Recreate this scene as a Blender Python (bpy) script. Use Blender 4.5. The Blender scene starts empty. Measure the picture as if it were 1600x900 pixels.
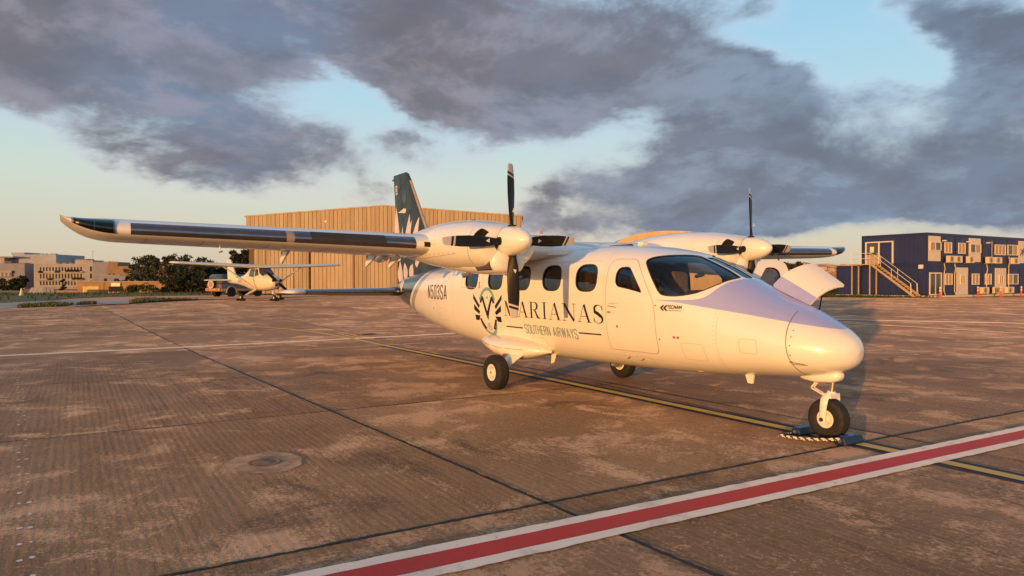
import bpy, bmesh, math, random
import numpy as np
from mathutils import Vector, Matrix
PI = math.pi; R_ = math.radians
S = bpy.context.scene; COL = S.collection
random.seed(7); RNG = np.random.default_rng(7)

# ================= camera =================
CAM = np.array([9.529, -6.888, 1.712]); YAW, PITCH, ROLL = 2.58779, -0.01082, -0.00125
F = np.array([math.cos(YAW) * math.cos(PITCH), math.sin(YAW) * math.cos(PITCH), math.sin(PITCH)])
Rt = np.cross(F, [0, 0, 1]); Rt /= np.linalg.norm(Rt); Up = np.cross(Rt, F)
Rc = math.cos(ROLL) * Rt + math.sin(ROLL) * Up; Uc = math.cos(ROLL) * Up - math.sin(ROLL) * Rt
cd = bpy.data.cameras.new('camera'); cam = bpy.data.objects.new('camera', cd); COL.objects.link(cam)
cd.sensor_width = 36; cd.lens = 1103.36 / 1600 * 36; cd.clip_end = 9000; cd.clip_start = .05
cam.matrix_world = Matrix(((Rc[0], Uc[0], -F[0], CAM[0]), (Rc[1], Uc[1], -F[1], CAM[1]), (Rc[2], Uc[2], -F[2], CAM[2]), (0, 0, 0, 1)))
S.camera = cam

# ================= light, exposure =================
SUN_AZ = math.atan2(-.864, .504); SUN_EL = R_(2.7)
sd = np.array([math.cos(SUN_AZ) * math.cos(SUN_EL), math.sin(SUN_AZ) * math.cos(SUN_EL), math.sin(SUN_EL)])
sl = bpy.data.lights.new('sun', 'SUN'); so = bpy.data.objects.new('sun', sl); COL.objects.link(so)
sl.energy = 4.1; sl.angle = R_(.55); sl.color = (1.0, .475, .135)
so.rotation_euler = Vector(-sd).to_track_quat('-Z', 'Y').to_euler(); so.location = (20, -30, 20)
S.view_settings.view_transform = 'Standard'; S.view_settings.look = 'None'
S.view_settings.exposure = .2; S.view_settings.gamma = 1
S.view_settings.use_curve_mapping = False
try:
    S.cycles.max_bounces = 6; S.cycles.transparent_max_bounces = 10; S.cycles.use_denoising = True
    S.cycles.caustics_reflective = False; S.cycles.caustics_refractive = False
except Exception: pass

# ---- node helper ----
class NT:
    def __init__(s, tree): s.t = tree; s.n = tree.nodes; s.l = tree.links
    def new(s, typ, **kw):
        n = s.n.new('ShaderNode' + typ)
        for k, v in kw.items(): setattr(n, k, v)
        return n
    def put(s, sock, v):
        if v is None: return
        if hasattr(v, 'is_output'): s.l.new(v, sock)
        else:
            try: sock.default_value = v
            except Exception: sock.default_value = (*v, 1.0) if len(v) == 3 else v[:3]
    def m(s, op, a, b=None, c=None, clamp=False):
        n = s.new('Math', operation=op); n.use_clamp = clamp
        s.put(n.inputs[0], a); s.put(n.inputs[1], b); s.put(n.inputs[2], c)
        return n.outputs[0]
    def vm(s, op, a, b=None):
        n = s.new('VectorMath', operation=op); s.put(n.inputs[0], a)
        if b is not None: s.put(n.inputs[3 if op == 'SCALE' else 1], b)
        return n.outputs['Value'] if op in ('DOT_PRODUCT', 'LENGTH') else n.outputs['Vector']
    def mix(s, f, a, b, blend='MIX'):
        n = s.new('Mix', data_type='RGBA', blend_type=blend); s.put(n.inputs[0], f); s.put(n.inputs[6], a); s.put(n.inputs[7], b)
        return n.outputs[2]
    def smooth(s, x, a, b, c=0., d=1.):
        n = s.new('MapRange', interpolation_type='SMOOTHSTEP'); s.put(n.inputs[0], x)
        for i, v in enumerate((a, b, c, d)): s.put(n.inputs[i + 1], v)
        return n.outputs[0]
    def lin(s, x, a, b, c=0., d=1.):
        n = s.new('MapRange'); s.put(n.inputs[0], x)
        for i, v in enumerate((a, b, c, d)): s.put(n.inputs[i + 1], v)
        return n.outputs[0]
    def noise(s, vec, scale, detail=3, rough=.55, dist=0., col=False):
        n = s.new('TexNoise'); s.put(n.inputs['Vector'], vec); s.put(n.inputs['Scale'], scale)
        n.inputs['Detail'].default_value = detail; n.inputs['Roughness'].default_value = rough; n.inputs['Distortion'].default_value = dist
        return n.outputs['Color' if col else 'Fac']
    def sep(s, v):
        n = s.new('SeparateXYZ'); s.put(n.inputs[0], v); return n.outputs
    def comb(s, x, y, z):
        n = s.new('CombineXYZ')
        for i, v in enumerate((x, y, z)): s.put(n.inputs[i], v)
        return n.outputs[0]
    def ramp(s, f, stops, interp='LINEAR'):
        n = s.new('ValToRGB'); r = n.color_ramp; r.interpolation = interp; s.put(n.inputs[0], f)
        while len(r.elements) < len(stops): r.elements.new(.5)
        for e, (p, c) in zip(r.elements, stops): e.position = p; e.color = (*c, 1)
        return n.outputs[0]
    def curve(s, x, pts, x0, x1, y0, y1):
        """piecewise linear function through pts"""
        n = s.new('FloatCurve'); c = n.mapping.curves[0]
        q = [((a - x0) / (x1 - x0), (b - y0) / (y1 - y0)) for a, b in pts]
        while len(c.points) < len(q): c.points.new(.5, .5)
        for p, (a, b) in zip(c.points, q): p.location = (a, b); p.handle_type = 'VECTOR'
        n.mapping.update()
        s.put(n.inputs['Value'], s.lin(x, x0, x1))
        return s.m('MULTIPLY_ADD', n.outputs[0], y1 - y0, y0)

# ================= sky =================
W = bpy.data.worlds.new('World'); S.world = W; W.use_nodes = True
w = NT(W.node_tree); w.n.clear()
sky = w.new('TexSky', sky_type='NISHITA'); sky.sun_disc = False
sky.sun_elevation = SUN_EL; sky.sun_rotation = math.atan2(sd[0], sd[1]); sky.air_density = 1.0; sky.dust_density = .8; sky.ozone_density = 1.2; sky.altitude = 50
tc = w.new('TexCoord'); d = tc.outputs['Generated']
# directions along the bay of sky the apron looks into, as tangents (u right, v up)
cf = w.vm('DOT_PRODUCT', d, tuple(F)); cfm = w.m('MAXIMUM', cf, .12)
u = w.m('DIVIDE', w.vm('DOT_PRODUCT', d, tuple(Rt)), cfm); v = w.m('DIVIDE', w.vm('DOT_PRODUCT', d, tuple(Up)), cfm)
front = w.smooth(cf, .25, .6)
dz = w.sep(d)[2]
pv = w.vm('MULTIPLY', d, (1, 1, 2.1))
warp = w.vm('SCALE', w.vm('SUBTRACT', w.noise(pv, 3.2, 6, .6, col=True), (.5, .5, .5)), .30)
wz = w.sep(warp)
u2 = w.m('ADD', u, w.m('MULTIPLY', wz[0], 1.0)); v2 = w.m('ADD', v, w.m('MULTIPLY', wz[1], .55))
def blob(px, py, rx, ry, rot, amp):
    a, b = (px - 800) / 1103.36, (450 - py) / 1103.36; rx, ry = rx / 1103.36, ry / 1103.36
    c, s_ = math.cos(R_(rot)), math.sin(R_(rot))
    du = w.m('SUBTRACT', u2, a); dv = w.m('SUBTRACT', v2, b)
    p = w.m('ADD', w.m('MULTIPLY', du, c / rx), w.m('MULTIPLY', dv, s_ / rx))
    q = w.m('ADD', w.m('MULTIPLY', du, -s_ / ry), w.m('MULTIPLY', dv, c / ry))
    e = w.m('EXPONENT', w.m('MULTIPLY', w.m('ADD', w.m('MULTIPLY', p, p), w.m('MULTIPLY', q, q)), -1.0))
    return w.m('MULTIPLY', e, amp)
BL = [(60, 20, 420, 75, 0, .95), (420, 50, 260, 60, 0, .75), (250, 150, 250, 60, -16, .85), (440, 232, 190, 52, -8, .95), (270, 268, 55, 26, 0, .5), (110, 185, 120, 40, -15, .22),
      (700, 60, 150, 90, -20, .9), (860, 130, 260, 85, -8, 1.0), (1010, 30, 210, 90, 0, .95), (830, 215, 120, 40, 0, .55),
      (1270, 190, 170, 80, 0, 1.0), (1090, 300, 210, 60, 12, .95), (1330, 270, 280, 60, 5, .85), (1480, 215, 170, 90, 0, .85), (1560, 70, 105, 90, 0, 1.0), (1480, 60, 40, 50, 0, .4), (1440, 300, 170, 34, 0, .75), (1300, 325, 150, 26, 0, .6), (1180, 225, 120, 60, 0, .5), (1560, 275, 70, 26, 0, .4), (1130, 345, 120, 22, 0, .4), (1400, 345, 160, 24, 0, .5), (1570, 345, 60, 20, 0, .4), (1280, 348, 330, 26, 0, .35), (1210, 15, 70, 25, 0, .4), (110, 115, 220, 45, -8, .5), (1400, 20, 60, 25, 0, .3), (180, 225, 120, 30, -12, .4), (330, 255, 60, 30, 0, .35), (1380, 40, 60, 30, 0, .2), (1200, 330, 80, 20, 0, .4),
      (1230, 350, 330, 16, 2, .5), (905, 300, 50, 45, 0, .35), (650, 212, 38, 24, 0, .6), (875, 318, 24, 12, 0, .3), (1545, 335, 90, 22, 0, .45), (1120, 130, 130, 50, 0, .6),
      (1290, 75, 85, 60, 0, -.6), (560, 125, 120, 26, -25, -.45), (690, 215, 90, 22, -20, -.3), (960, 190, 70, 40, 0, -.55), (1420, 130, 45, 60, 0, -.5), (790, 38, 30, 40, 0, -.55), (930, 255, 60, 40, 0, -.3)]
acc = None
for b_ in BL:
    e = blob(*b_); acc = e if acc is None else w.m('ADD', acc, e)
n1 = w.noise(pv, 4.2, 11, .62, .25); n2 = w.noise(pv, 1.3, 5, .5)
gen = w.smooth(n2, .40, .60, 0, .95)                        # the same broken cloud over the rest of the sky
gen = w.m('MULTIPLY', gen, w.smooth(dz, .06, .25))
over = w.smooth(dz, .38, .7); gen = w.m('MAXIMUM', gen, w.m('MULTIPLY', over, .95))   # deck thickened overhead, out of view, to dim the sky fill
cov = w.m('ADD', w.m('MULTIPLY', acc, front), w.m('MULTIPLY', gen, w.m('SUBTRACT', 1.0, front)))
cov = w.m('DIVIDE', cov, w.m('ADD', w.m('MULTIPLY', w.m('ABSOLUTE', cov), .62), .42))
dens = w.m('ADD', cov, w.m('MULTIPLY', w.m('SUBTRACT', n1, .5), 2.0))
alpha = w.smooth(dens, .0, .95)
thick = w.smooth(dens, .2, 1.3)
n3 = w.noise(pv, 1.7, 5, .5); n4 = w.noise(pv, 7.0, 9, .6)
nb = w.noise(w.vm('ADD', pv, (.012, -.020, -.06)), 4.2, 11, .62, .25)      # the side turned to the light is paler
lit = w.smooth(w.m('SUBTRACT', n1, nb), -.06, .09)
core = w.mix(w.smooth(n3, .38, .60), (.155, .190, .285), (.165, .130, .138))
core = w.mix(w.smooth(u, -.05, .5, 0, .75), core, (.140, .195, .295))
core = w.mix(w.m('MULTIPLY', lit, .50), core, w.mix(w.smooth(u, -.1, .4), (.33, .30, .36), (.27, .36, .48)))
edge = w.mix(w.smooth(dz, .04, .26), w.mix(w.smooth(u, .0, .35, 0, .8), (.66, .58, .53), (.34, .38, .45)), (.47, .58, .72))
ccol = w.mix(w.smooth(thick, 0, .70), edge, core)
ccol = w.mix(w.m('MULTIPLY', w.smooth(n4, .42, .66, 0, .55), w.smooth(thick, .2, .7)), ccol, (.098, .100, .138))
ccol = w.mix(w.smooth(dz, .36, .75, 0, .5), ccol, (.115, .105, .11))  # overhead cloud darkened as well, to cut the blue fill from above
bg1 = w.new('Background'); bg2 = w.new('Background')
# clear sky: the physical sky, with the pale blue-to-cream of humid evening air laid over it
grad = w.ramp(w.m('MULTIPLY', w.m('MAXIMUM', dz, 0), 2.0), [(0, (.66, .53, .40)), (.10, (.68, .62, .49)), (.26, (.64, .72, .64)), (.46, (.47, .71, .81)), (.75, (.33, .63, .88)), (1, (.25, .48, .72))])
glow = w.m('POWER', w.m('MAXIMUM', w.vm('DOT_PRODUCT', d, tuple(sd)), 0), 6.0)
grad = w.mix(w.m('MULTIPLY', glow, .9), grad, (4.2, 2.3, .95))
w.put(bg1.inputs[0], sky.outputs[0]); bg1.inputs[1].default_value = .12
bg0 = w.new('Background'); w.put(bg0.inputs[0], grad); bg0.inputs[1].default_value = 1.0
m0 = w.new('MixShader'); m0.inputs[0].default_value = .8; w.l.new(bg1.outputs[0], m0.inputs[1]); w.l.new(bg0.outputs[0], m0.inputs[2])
w.put(bg2.inputs[0], ccol); bg2.inputs[1].default_value = 1.0
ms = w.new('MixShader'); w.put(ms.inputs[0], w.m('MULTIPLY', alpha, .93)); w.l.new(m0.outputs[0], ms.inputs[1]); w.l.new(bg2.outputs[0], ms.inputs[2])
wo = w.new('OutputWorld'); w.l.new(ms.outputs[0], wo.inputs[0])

# ================= helpers =================
def tag(o, label=None, cat=None, group=None, kind=None):
    for k, v_ in (('label', label), ('category', cat), ('group', group), ('kind', kind)):
        if v_: o[k] = v_
    return o
def empty(name, loc=(0, 0, 0), rz=0.0, **kw):
    o = bpy.data.objects.new(name, None); COL.objects.link(o); o.location = loc; o.rotation_euler = (0, 0, rz)
    o.empty_display_size = .2
    return tag(o, **kw)
def copy_tree(o, parent=None):
    c = o.copy(); COL.objects.link(c); c.parent = parent
    for ch in list(o.children): copy_tree(ch, c)
    return c
def mesh(name, verts, faces, mat=None, parent=None, smooth=False, normals=None, mats=None, midx=None):
    me = bpy.data.meshes.new(name)
    me.from_pydata([tuple(map(float, p)) for p in verts], [], [tuple(map(int, f)) for f in faces])
    for m_ in (mats or [mat]):
        if m_: me.materials.append(m_)
    if midx is not None: me.polygons.foreach_set('material_index', midx)
    if smooth is True: me.polygons.foreach_set('use_smooth', [True] * len(me.polygons))
    elif smooth:
        me.polygons.foreach_set('use_smooth', [True] * len(me.polygons)); me.set_sharp_from_angle(angle=R_(smooth))
    if normals is not None: me.normals_split_custom_set_from_vertices([tuple(map(float, n)) for n in normals])
    me.update()
    o = bpy.data.objects.new(name, me); COL.objects.link(o)
    if parent: o.parent = parent
    return o

class MB:
    """collects shapes, builds ONE mesh object"""
    def __init__(s): s.v = []; s.f = []; s.mi = []; s.cur = 0
    def add(s, vs, fs):
        b = len(s.v); s.v += [tuple(map(float, p)) for p in vs]; s.f += [tuple(b + i for i in f) for f in fs]; s.mi += [s.cur] * len(fs); return s
    def box(s, c, size, rot=None):
        x, y, z = [k / 2 for k in size]
        P = [Vector(p) for p in ((-x, -y, -z), (x, -y, -z), (x, y, -z), (-x, y, -z), (-x, -y, z), (x, -y, z), (x, y, z), (-x, y, z))]
        if rot is not None: P = [rot @ p for p in P]
        c = Vector(c)
        return s.add([p + c for p in P], [(0, 3, 2, 1), (4, 5, 6, 7), (0, 1, 5, 4), (1, 2, 6, 5), (2, 3, 7, 6), (3, 0, 4, 7)])
    def box2(s, a, b): return s.box([(i + j) / 2 for i, j in zip(a, b)], [abs(j - i) for i, j in zip(a, b)])
    def cyl(s, p0, p1, r0, r1=None, n=12, caps=True):
        r1 = r0 if r1 is None else r1
        p0, p1 = Vector(p0), Vector(p1); ax = (p1 - p0).normalized()
        a = ax.orthogonal().normalized(); b = ax.cross(a)
        vs = [p + (a * math.cos(2 * PI * i / n) + b * math.sin(2 * PI * i / n)) * r for p, r in ((p0, r0), (p1, r1)) for i in range(n)]
        fs = [(i, (i + 1) % n, n + (i + 1) % n, n + i) for i in range(n)]
        if caps: fs += [tuple(range(n))[::-1], tuple(range(n, 2 * n))]
        return s.add(vs, fs)
    def tube(s, pts, r, n=8):
        pts = [Vector(p) for p in pts]; rs = r if isinstance(r, (list, tuple)) else [r] * len(pts); vs = []; a = None
        for i, p in enumerate(pts):
            t = (pts[min(i + 1, len(pts) - 1)] - pts[max(i - 1, 0)]).normalized()
            a = t.orthogonal().normalized() if a is None else (a - t * a.dot(t)).normalized()
            b = t.cross(a); vs += [p + (a * math.cos(2 * PI * k / n) + b * math.sin(2 * PI * k / n)) * rs[i] for k in range(n)]
        m_ = len(pts)
        fs = [(i * n + k, i * n + (k + 1) % n, (i + 1) * n + (k + 1) % n, (i + 1) * n + k) for i in range(m_ - 1) for k in range(n)]
        fs += [tuple(range(n))[::-1], tuple((m_ - 1) * n + k for k in range(n))]
        return s.add(vs, fs)
    def lathe(s, prof, o, ax, n=24, a0=None):
        """prof: (radius, height along ax)"""
        o, ax = Vector(o), Vector(ax).normalized(); a = Vector(a0) if a0 else ax.orthogonal().normalized(); b = ax.cross(a)
        vs = [o + ax * h + (a * math.cos(2 * PI * k / n) + b * math.sin(2 * PI * k / n)) * max(r, 1e-4) for r, h in prof for k in range(n)]
        fs = [(i * n + k, i * n + (k + 1) % n, (i + 1) * n + (k + 1) % n, (i + 1) * n + k) for i in range(len(prof) - 1) for k in range(n)]
        return s.add(vs, fs)
    def loft(s, rings, closed=True, caps=True):
        n = len(rings[0]); vs = [p for r in rings for p in r]
        fs = [(i * n + k, i * n + (k + 1) % n, (i + 1) * n + (k + 1) % n, (i + 1) * n + k) for i in range(len(rings) - 1) for k in range(n if closed else n - 1)]
        if caps and closed: fs += [tuple(range(n))[::-1], tuple((len(rings) - 1) * n + k for k in range(n))]
        return s.add(vs, fs)
    def prism(s, poly, fn, t):
        """poly (a,b) extruded: fn(a, b, h) -> point, h = 0 and t"""
        n = len(poly)
        return s.add([fn(a, b, 0) for a, b in poly] + [fn(a, b, t) for a, b in poly],
                     [tuple(range(n))[::-1], tuple(range(n, 2 * n))] + [(i, (i + 1) % n, n + (i + 1) % n, n + i) for i in range(n)])
    def build(s, name, mat, parent=None, smooth=False, recalc=True, bevel=0):
        mats = mat if isinstance(mat, list) else [mat]
        o = mesh(name, s.v, s.f, None, parent, False, mats=mats, midx=s.mi if len(mats) > 1 else None)
        if recalc or bevel:
            bm = bmesh.new(); bm.from_mesh(o.data)
            if bevel:
                bmesh.ops.bevel(bm, geom=[e for e in bm.edges if e.is_manifold and e.calc_face_angle(0) > .5], offset=bevel, segments=2, affect='EDGES', profile=.5, clamp_overlap=True)
            bmesh.ops.recalc_face_normals(bm, faces=bm.faces); bm.to_mesh(o.data); bm.free()
        if smooth:
            o.data.polygons.foreach_set('use_smooth', [True] * len(o.data.polygons))
            if smooth is not True: o.data.set_sharp_from_angle(angle=R_(smooth))
        return o

# ================= materials =================
def mat(name, col, rough=.5, metal=0., var=.12, scale=6., bump=0., bscale=40., coat=0., spec=.5, coords='Object', stretch=(1, 1, 1), col2=None):
    M = bpy.data.materials.new(name); M.use_nodes = True; t = NT(M.node_tree); b = t.n['Principled BSDF']
    vec = t.vm('MULTIPLY', t.new('TexCoord').outputs[coords], stretch)
    if var > 0 or col2:
        nz = t.noise(vec, scale, 6, .6)
        c2 = col2 or tuple(k * (1 - var) for k in col)
        t.put(b.inputs['Base Color'], t.mix(t.smooth(nz, .35, .65), tuple(k * (1 + (0 if col2 else var * .6)) for k in col), c2))
        t.put(b.inputs['Roughness'], t.lin(nz, .3, .7, max(rough - .06, .02), min(rough + .06, 1)))
    else:
        b.inputs['Base Color'].default_value = (*col, 1); b.inputs['Roughness'].default_value = rough
    b.inputs['Diffuse Roughness'].default_value = .9 if rough > .75 else 0.; b.inputs['Metallic'].default_value = metal; b.inputs['Coat Weight'].default_value = coat; b.inputs['Coat Roughness'].default_value = .06
    b.inputs['Specular IOR Level'].default_value = spec
    if bump:
        bn = t.new('Bump'); bn.inputs['Strength'].default_value = bump; bn.inputs['Distance'].default_value = .01
        t.put(bn.inputs['Height'], t.noise(vec, bscale, 4, .6)); t.l.new(bn.outputs[0], b.inputs['Normal'])
    return M
def glass(name, tint=(.3, .33, .36), refl=(.9, .95, 1)):
    M = bpy.data.materials.new(name); M.use_nodes = True; t = NT(M.node_tree); t.n.clear()
    tr = t.new('BsdfTransparent'); tr.inputs[0].default_value = (*tint, 1); g = t.new('BsdfGlossy'); g.inputs[0].default_value = (*refl, 1); g.inputs['Roughness'].default_value = .02
    fr = t.new('Fresnel'); fr.inputs[0].default_value = 1.52; m_ = t.new('MixShader'); t.l.new(t.m('ADD', fr.outputs[0], .02), m_.inputs[0])
    t.l.new(tr.outputs[0], m_.inputs[1]); t.l.new(g.outputs[0], m_.inputs[2])
    o = t.new('OutputMaterial'); t.l.new(m_.outputs[0], o.inputs[0]); return M
WHITE = (.80, .785, .76)
M = {}
M['white'] = mat('white_paint', WHITE, .28, var=.03, scale=1.5, coat=.6)
M['white_dull'] = mat('white_dull', (.74, .72, .68), .45, var=.08, scale=5)
M['boot'] = mat('black_rubber_boot', (.23, .21, .23), .2, .9, var=.12, scale=8)
M['tyre'] = mat('tyre_rubber', (.016, .015, .015), .75, var=.3, scale=25, bump=.2, bscale=90)
M['black'] = mat('black_paint', (.012, .012, .013), .4, var=.1, spec=.25)
M['void'] = mat('dark_inside', (.010, .010, .011), .8, var=0)
M['gasket'] = mat('dark_gasket', (.03, .028, .027), .6, var=.1)
M['seam'] = mat('seam_grey', (.20, .18, .165), .7, var=.1)
M['seam_lt'] = mat('faint_seam', (.46, .42, .37), .6, var=.05)
M['metal'] = mat('bare_metal', (.55, .53, .50), .32, .9, var=.1)
M['grille'] = mat('grey_grille', (.13, .12, .125), .55, .3, var=.1)
M['lining'] = mat('cabin_lining', (.30, .26, .22), .8, var=.1)
M['leather'] = mat('tan_leather', (.42, .20, .10), .5, var=.15, scale=12, bump=.15)
M['leather_grey'] = mat('grey_leather', (.30, .25, .22), .55, var=.15, scale=12, bump=.15)
M['panel_black'] = mat('instrument_panel', (.025, .025, .028), .6, var=.1)
M['pane'] = glass('cabin_glass', (.30, .28, .26))
M['screen'] = glass('windshield_glass', (.66, .66, .66))
M['lens'] = glass('light_lens', (.55, .5, .45))
M['ink'] = mat('black_lettering', (.012, .012, .014), .35, var=0)
M['teal'] = mat('grey_green_lettering', (.20, .35, .37), .4, var=0)
M['red_ink'] = mat('red_lettering', (.5, .08, .06), .4, var=0)
M['lilac'] = mat('pale_petal_paint', (.60, .55, .62), .3, var=.04)
M['navy'] = mat('slate_navy_paint', (.026, .042, .060), .4, var=.3, scale=2, coat=0, spec=.3)
M['navy_dark'] = mat('dark_navy_paint', (.010, .014, .021), .3, var=.1, coat=.3)
M['brake'] = mat('brake_metal', (.45, .33, .17), .45, .5, var=.3, scale=20)

# livery on the body: white, light blue nose panel with its curved edge under the windscreen, grey / white / navy bands at the tail
Mf = bpy.data.materials.new('fuselage_paint'); Mf.use_nodes = True; t = NT(Mf.node_tree); b = t.n['Principled BSDF']
x_, y_, z_ = t.sep(t.new('TexCoord').outputs['Object'])[:3]
nz = t.noise(t.comb(x_, y_, z_), 1.4, 5, .55)
base = t.mix(t.smooth(nz, .3, .7), WHITE, (.775, .76, .735))
zlo = t.curve(x_, [(3.0, 1.472), (3.36, 1.441), (3.70, 1.396), (4.15, 1.336), (4.57, 1.273), (4.81, 1.234), (5.02, 1.20), (5.14, 1.17)], 3.0, 5.14, 1, 2)
zup = t.curve(x_, [(3.0, 1.472), (3.36, 1.474), (3.52, 1.478), (3.60, 1.489), (3.655, 1.507), (3.70, 1.535), (3.73, 1.575), (3.755, 1.63), (3.785, 1.68), (3.83, 1.725), (3.88, 1.78), (3.95, 1.99), (5.2, 1.99)], 3.0, 5.2, 1, 2)
nose = t.m('MULTIPLY', t.m('MULTIPLY', t.m('GREATER_THAN', z_, zlo), t.m('LESS_THAN', z_, zup)), t.m('MULTIPLY', t.m('GREATER_THAN', x_, 3.03), t.m('LESS_THAN', x_, 5.135)))
col = t.mix(nose, base, (.35, .39, .76))
s_ = t.m('SUBTRACT', x_, t.m('MULTIPLY', z_, 1.468))
band = t.m('MULTIPLY', t.m('GREATER_THAN', s_, -7.10), t.m('LESS_THAN', s_, -6.80))
col = t.mix(band, col, (.36, .33, .32))
tail = t.m('LESS_THAN', s_, -7.27)
col = t.mix(tail, col, t.mix(t.smooth(t.noise(t.comb(x_, y_, z_), 2.5, 3), .4, .6), (.03, .05, .065), (.015, .02, .03)))
t.put(b.inputs['Base Color'], col); b.inputs['Roughness'].default_value = .3; b.inputs['Coat Weight'].default_value = .7; b.inputs['Coat Roughness'].default_value = .05
bn = t.new('Bump'); bn.inputs['Strength'].default_value = .05; bn.inputs['Distance'].default_value = .02; t.put(bn.inputs['Height'], t.noise(t.comb(x_, y_, z_), 3.0, 3)); t.l.new(bn.outputs[0], b.inputs['Normal'])
M['body'] = Mf
M['hatch_blue'] = mat('light_blue_paint', (.37, .40, .74), .3, var=.03, coat=.6)
BAGROT = 78
# ---- body surfaces (pure maths): a loft of superellipse sections along x -------------
def pchip(xs, ys):
    xs = np.array(xs, float); ys = np.array(ys, float)
    h = np.diff(xs); d = np.diff(ys) / h
    m = np.zeros(len(xs)); m[0] = d[0]; m[-1] = d[-1]
    for i in range(1, len(xs) - 1):
        if d[i - 1] * d[i] > 0:
            w1 = 2 * h[i] + h[i - 1]; w2 = h[i] + 2 * h[i - 1]
            m[i] = (w1 + w2) / (w1 / d[i - 1] + w2 / d[i])
    def f(x):
        x = np.clip(np.asarray(x, float), xs[0], xs[-1])
        i = np.clip(np.searchsorted(xs, x) - 1, 0, len(xs) - 2)
        t = (x - xs[i]) / h[i]
        return ((1 + 2 * t) * (1 - t) ** 2 * ys[i] + t * (1 - t) ** 2 * h[i] * m[i]
                + t * t * (3 - 2 * t) * ys[i + 1] + t * t * (t - 1) * h[i] * m[i + 1])
    return f

class Body:
    """x -> section (z top, z bottom, half width, z of greatest width, exponents); v = 0 top .. pi bottom"""
    def __init__(s, rows, yc=0.0):
        rows = sorted(rows); c = list(zip(*rows))
        s.x0, s.x1 = c[0][0], c[0][-1]; s.yc = yc
        s.zt, s.zb, s.w, s.zm, s.nt, s.nb = [pchip(c[0], c[i]) for i in range(1, 7)]
    def pos(s, x, v, side=-1):
        x = np.asarray(x, float); v = np.asarray(v, float)
        n = np.where(v < np.pi / 2, s.nt(x), s.nb(x))
        h = np.where(v < np.pi / 2, s.zt(x) - s.zm(x), s.zm(x) - s.zb(x))
        c = np.cos(v); sn = np.clip(np.sin(v), 0, 1)
        z = s.zm(x) + h * np.sign(c) * np.abs(c) ** (2 / n)
        y = s.yc + side * s.w(x) * sn ** (2 / n)
        return np.stack([x + 0 * v, y, z], -1)
    def v_of(s, x, z):
        x = np.asarray(x, float); z = np.asarray(z, float)
        up = z >= s.zm(x)
        n = np.where(up, s.nt(x), s.nb(x))
        h = np.where(up, s.zt(x) - s.zm(x), s.zm(x) - s.zb(x))
        q = np.clip(np.abs(z - s.zm(x)) / h, 0, 1) ** (n / 2)
        return np.arccos(np.where(up, q, -q))
    def y_of(s, x, z, side=-1):
        return s.pos(x, s.v_of(x, z), side)[..., 1]
    def nrm(s, x, v, side=-1):
        e = 2e-3; g = 4e-3
        xa, xb = np.clip(x - e, s.x0, s.x1), np.clip(x + e, s.x0, s.x1)
        va, vb = np.clip(v - g, 0, np.pi), np.clip(v + g, 0, np.pi)
        tx = s.pos(xb, v, side) - s.pos(xa, v, side)
        tv = s.pos(x, vb, side) - s.pos(x, va, side)
        nn = np.cross(tx, tv) * side
        l = np.linalg.norm(nn, axis=-1, keepdims=True)
        return nn / np.maximum(l, 1e-12)

FUS = Body([
 (5.212, .9515, .9485, .001, .95, 2.0, 2.0), (5.209, .985, .915, .03, .95, 2.0, 2.0), (5.195, 1.05, .865, .105, .95, 2.0, 2.0), (5.155, 1.11, .81, .185, .955, 2.0, 2.0),
 (5.055, 1.19, .752, .295, .96, 2.0, 2.05), (4.90, 1.275, .70, .395, .98, 2.0, 2.1),
 (4.66, 1.39, .655, .50, 1.0, 2.0, 2.15), (4.26, 1.535, .615, .60, 1.05, 2.0, 2.2), (3.86, 1.715, .58, .675, 1.1, 2.1, 2.3),
 (3.59, 1.845, .56, .715, 1.17, 2.25, 2.4), (3.31, 1.955, .545, .75, 1.25, 2.4, 2.5), (3.05, 2.045, .53, .775, 1.32, 2.55, 2.55),
 (2.64, 2.13, .515, .795, 1.40, 2.8, 2.6), (2.14, 2.19, .50, .80, 1.44, 3.0, 2.65), (1.5, 2.215, .485, .80, 1.45, 3.2, 2.7),
 (.85, 2.21, .47, .80, 1.45, 3.2, 2.7), (-.56, 2.2, .45, .80, 1.45, 3.2, 2.7), (-1.5, 2.185, .46, .80, 1.45, 3.1, 2.65),
 (-2.57, 2.14, .515, .765, 1.45, 2.8, 2.5), (-4.26, 2.0, .71, .60, 1.47, 2.35, 2.25), (-5.16, 1.935, .875, .46, 1.48, 2.1, 2.1),
 (-5.95, 1.845, 1.05, .32, 1.49, 2.0, 2.0), (-6.45, 1.77, 1.16, .22, 1.5, 2.0, 2.0), (-6.8, 1.70, 1.27, .13, 1.5, 2.0, 2.0), (-6.97, 1.63, 1.38, .05, 1.5, 2.0, 2.0)])
NAC_Y = -2.228
NAC = Body([
 (1.935, 2.30, 2.03, .22, 2.17, 2.2, 2.2), (1.925, 2.345, 1.97, .32, 2.17, 2.3, 2.3), (1.89, 2.385, 1.91, .40, 2.17, 2.35, 2.3), (1.80, 2.425, 1.86, .445, 2.17, 2.4, 2.3),
 (1.6, 2.465, 1.835, .47, 2.18, 2.4, 2.3), (1.2, 2.52, 1.835, .485, 2.19, 2.35, 2.25), (.6, 2.545, 1.865, .48, 2.2, 2.3, 2.2),
 (0, 2.53, 1.92, .44, 2.21, 2.2, 2.1), (-.5, 2.485, 1.985, .36, 2.22, 2.1, 2.0), (-1.1, 2.40, 2.07, .24, 2.22, 2.0, 2.0), (-1.6, 2.31, 2.15, .11, 2.22, 2.0, 2.0), (-1.8, 2.25, 2.2, .02, 2.22, 2.0, 2.0)], NAC_Y)

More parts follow.
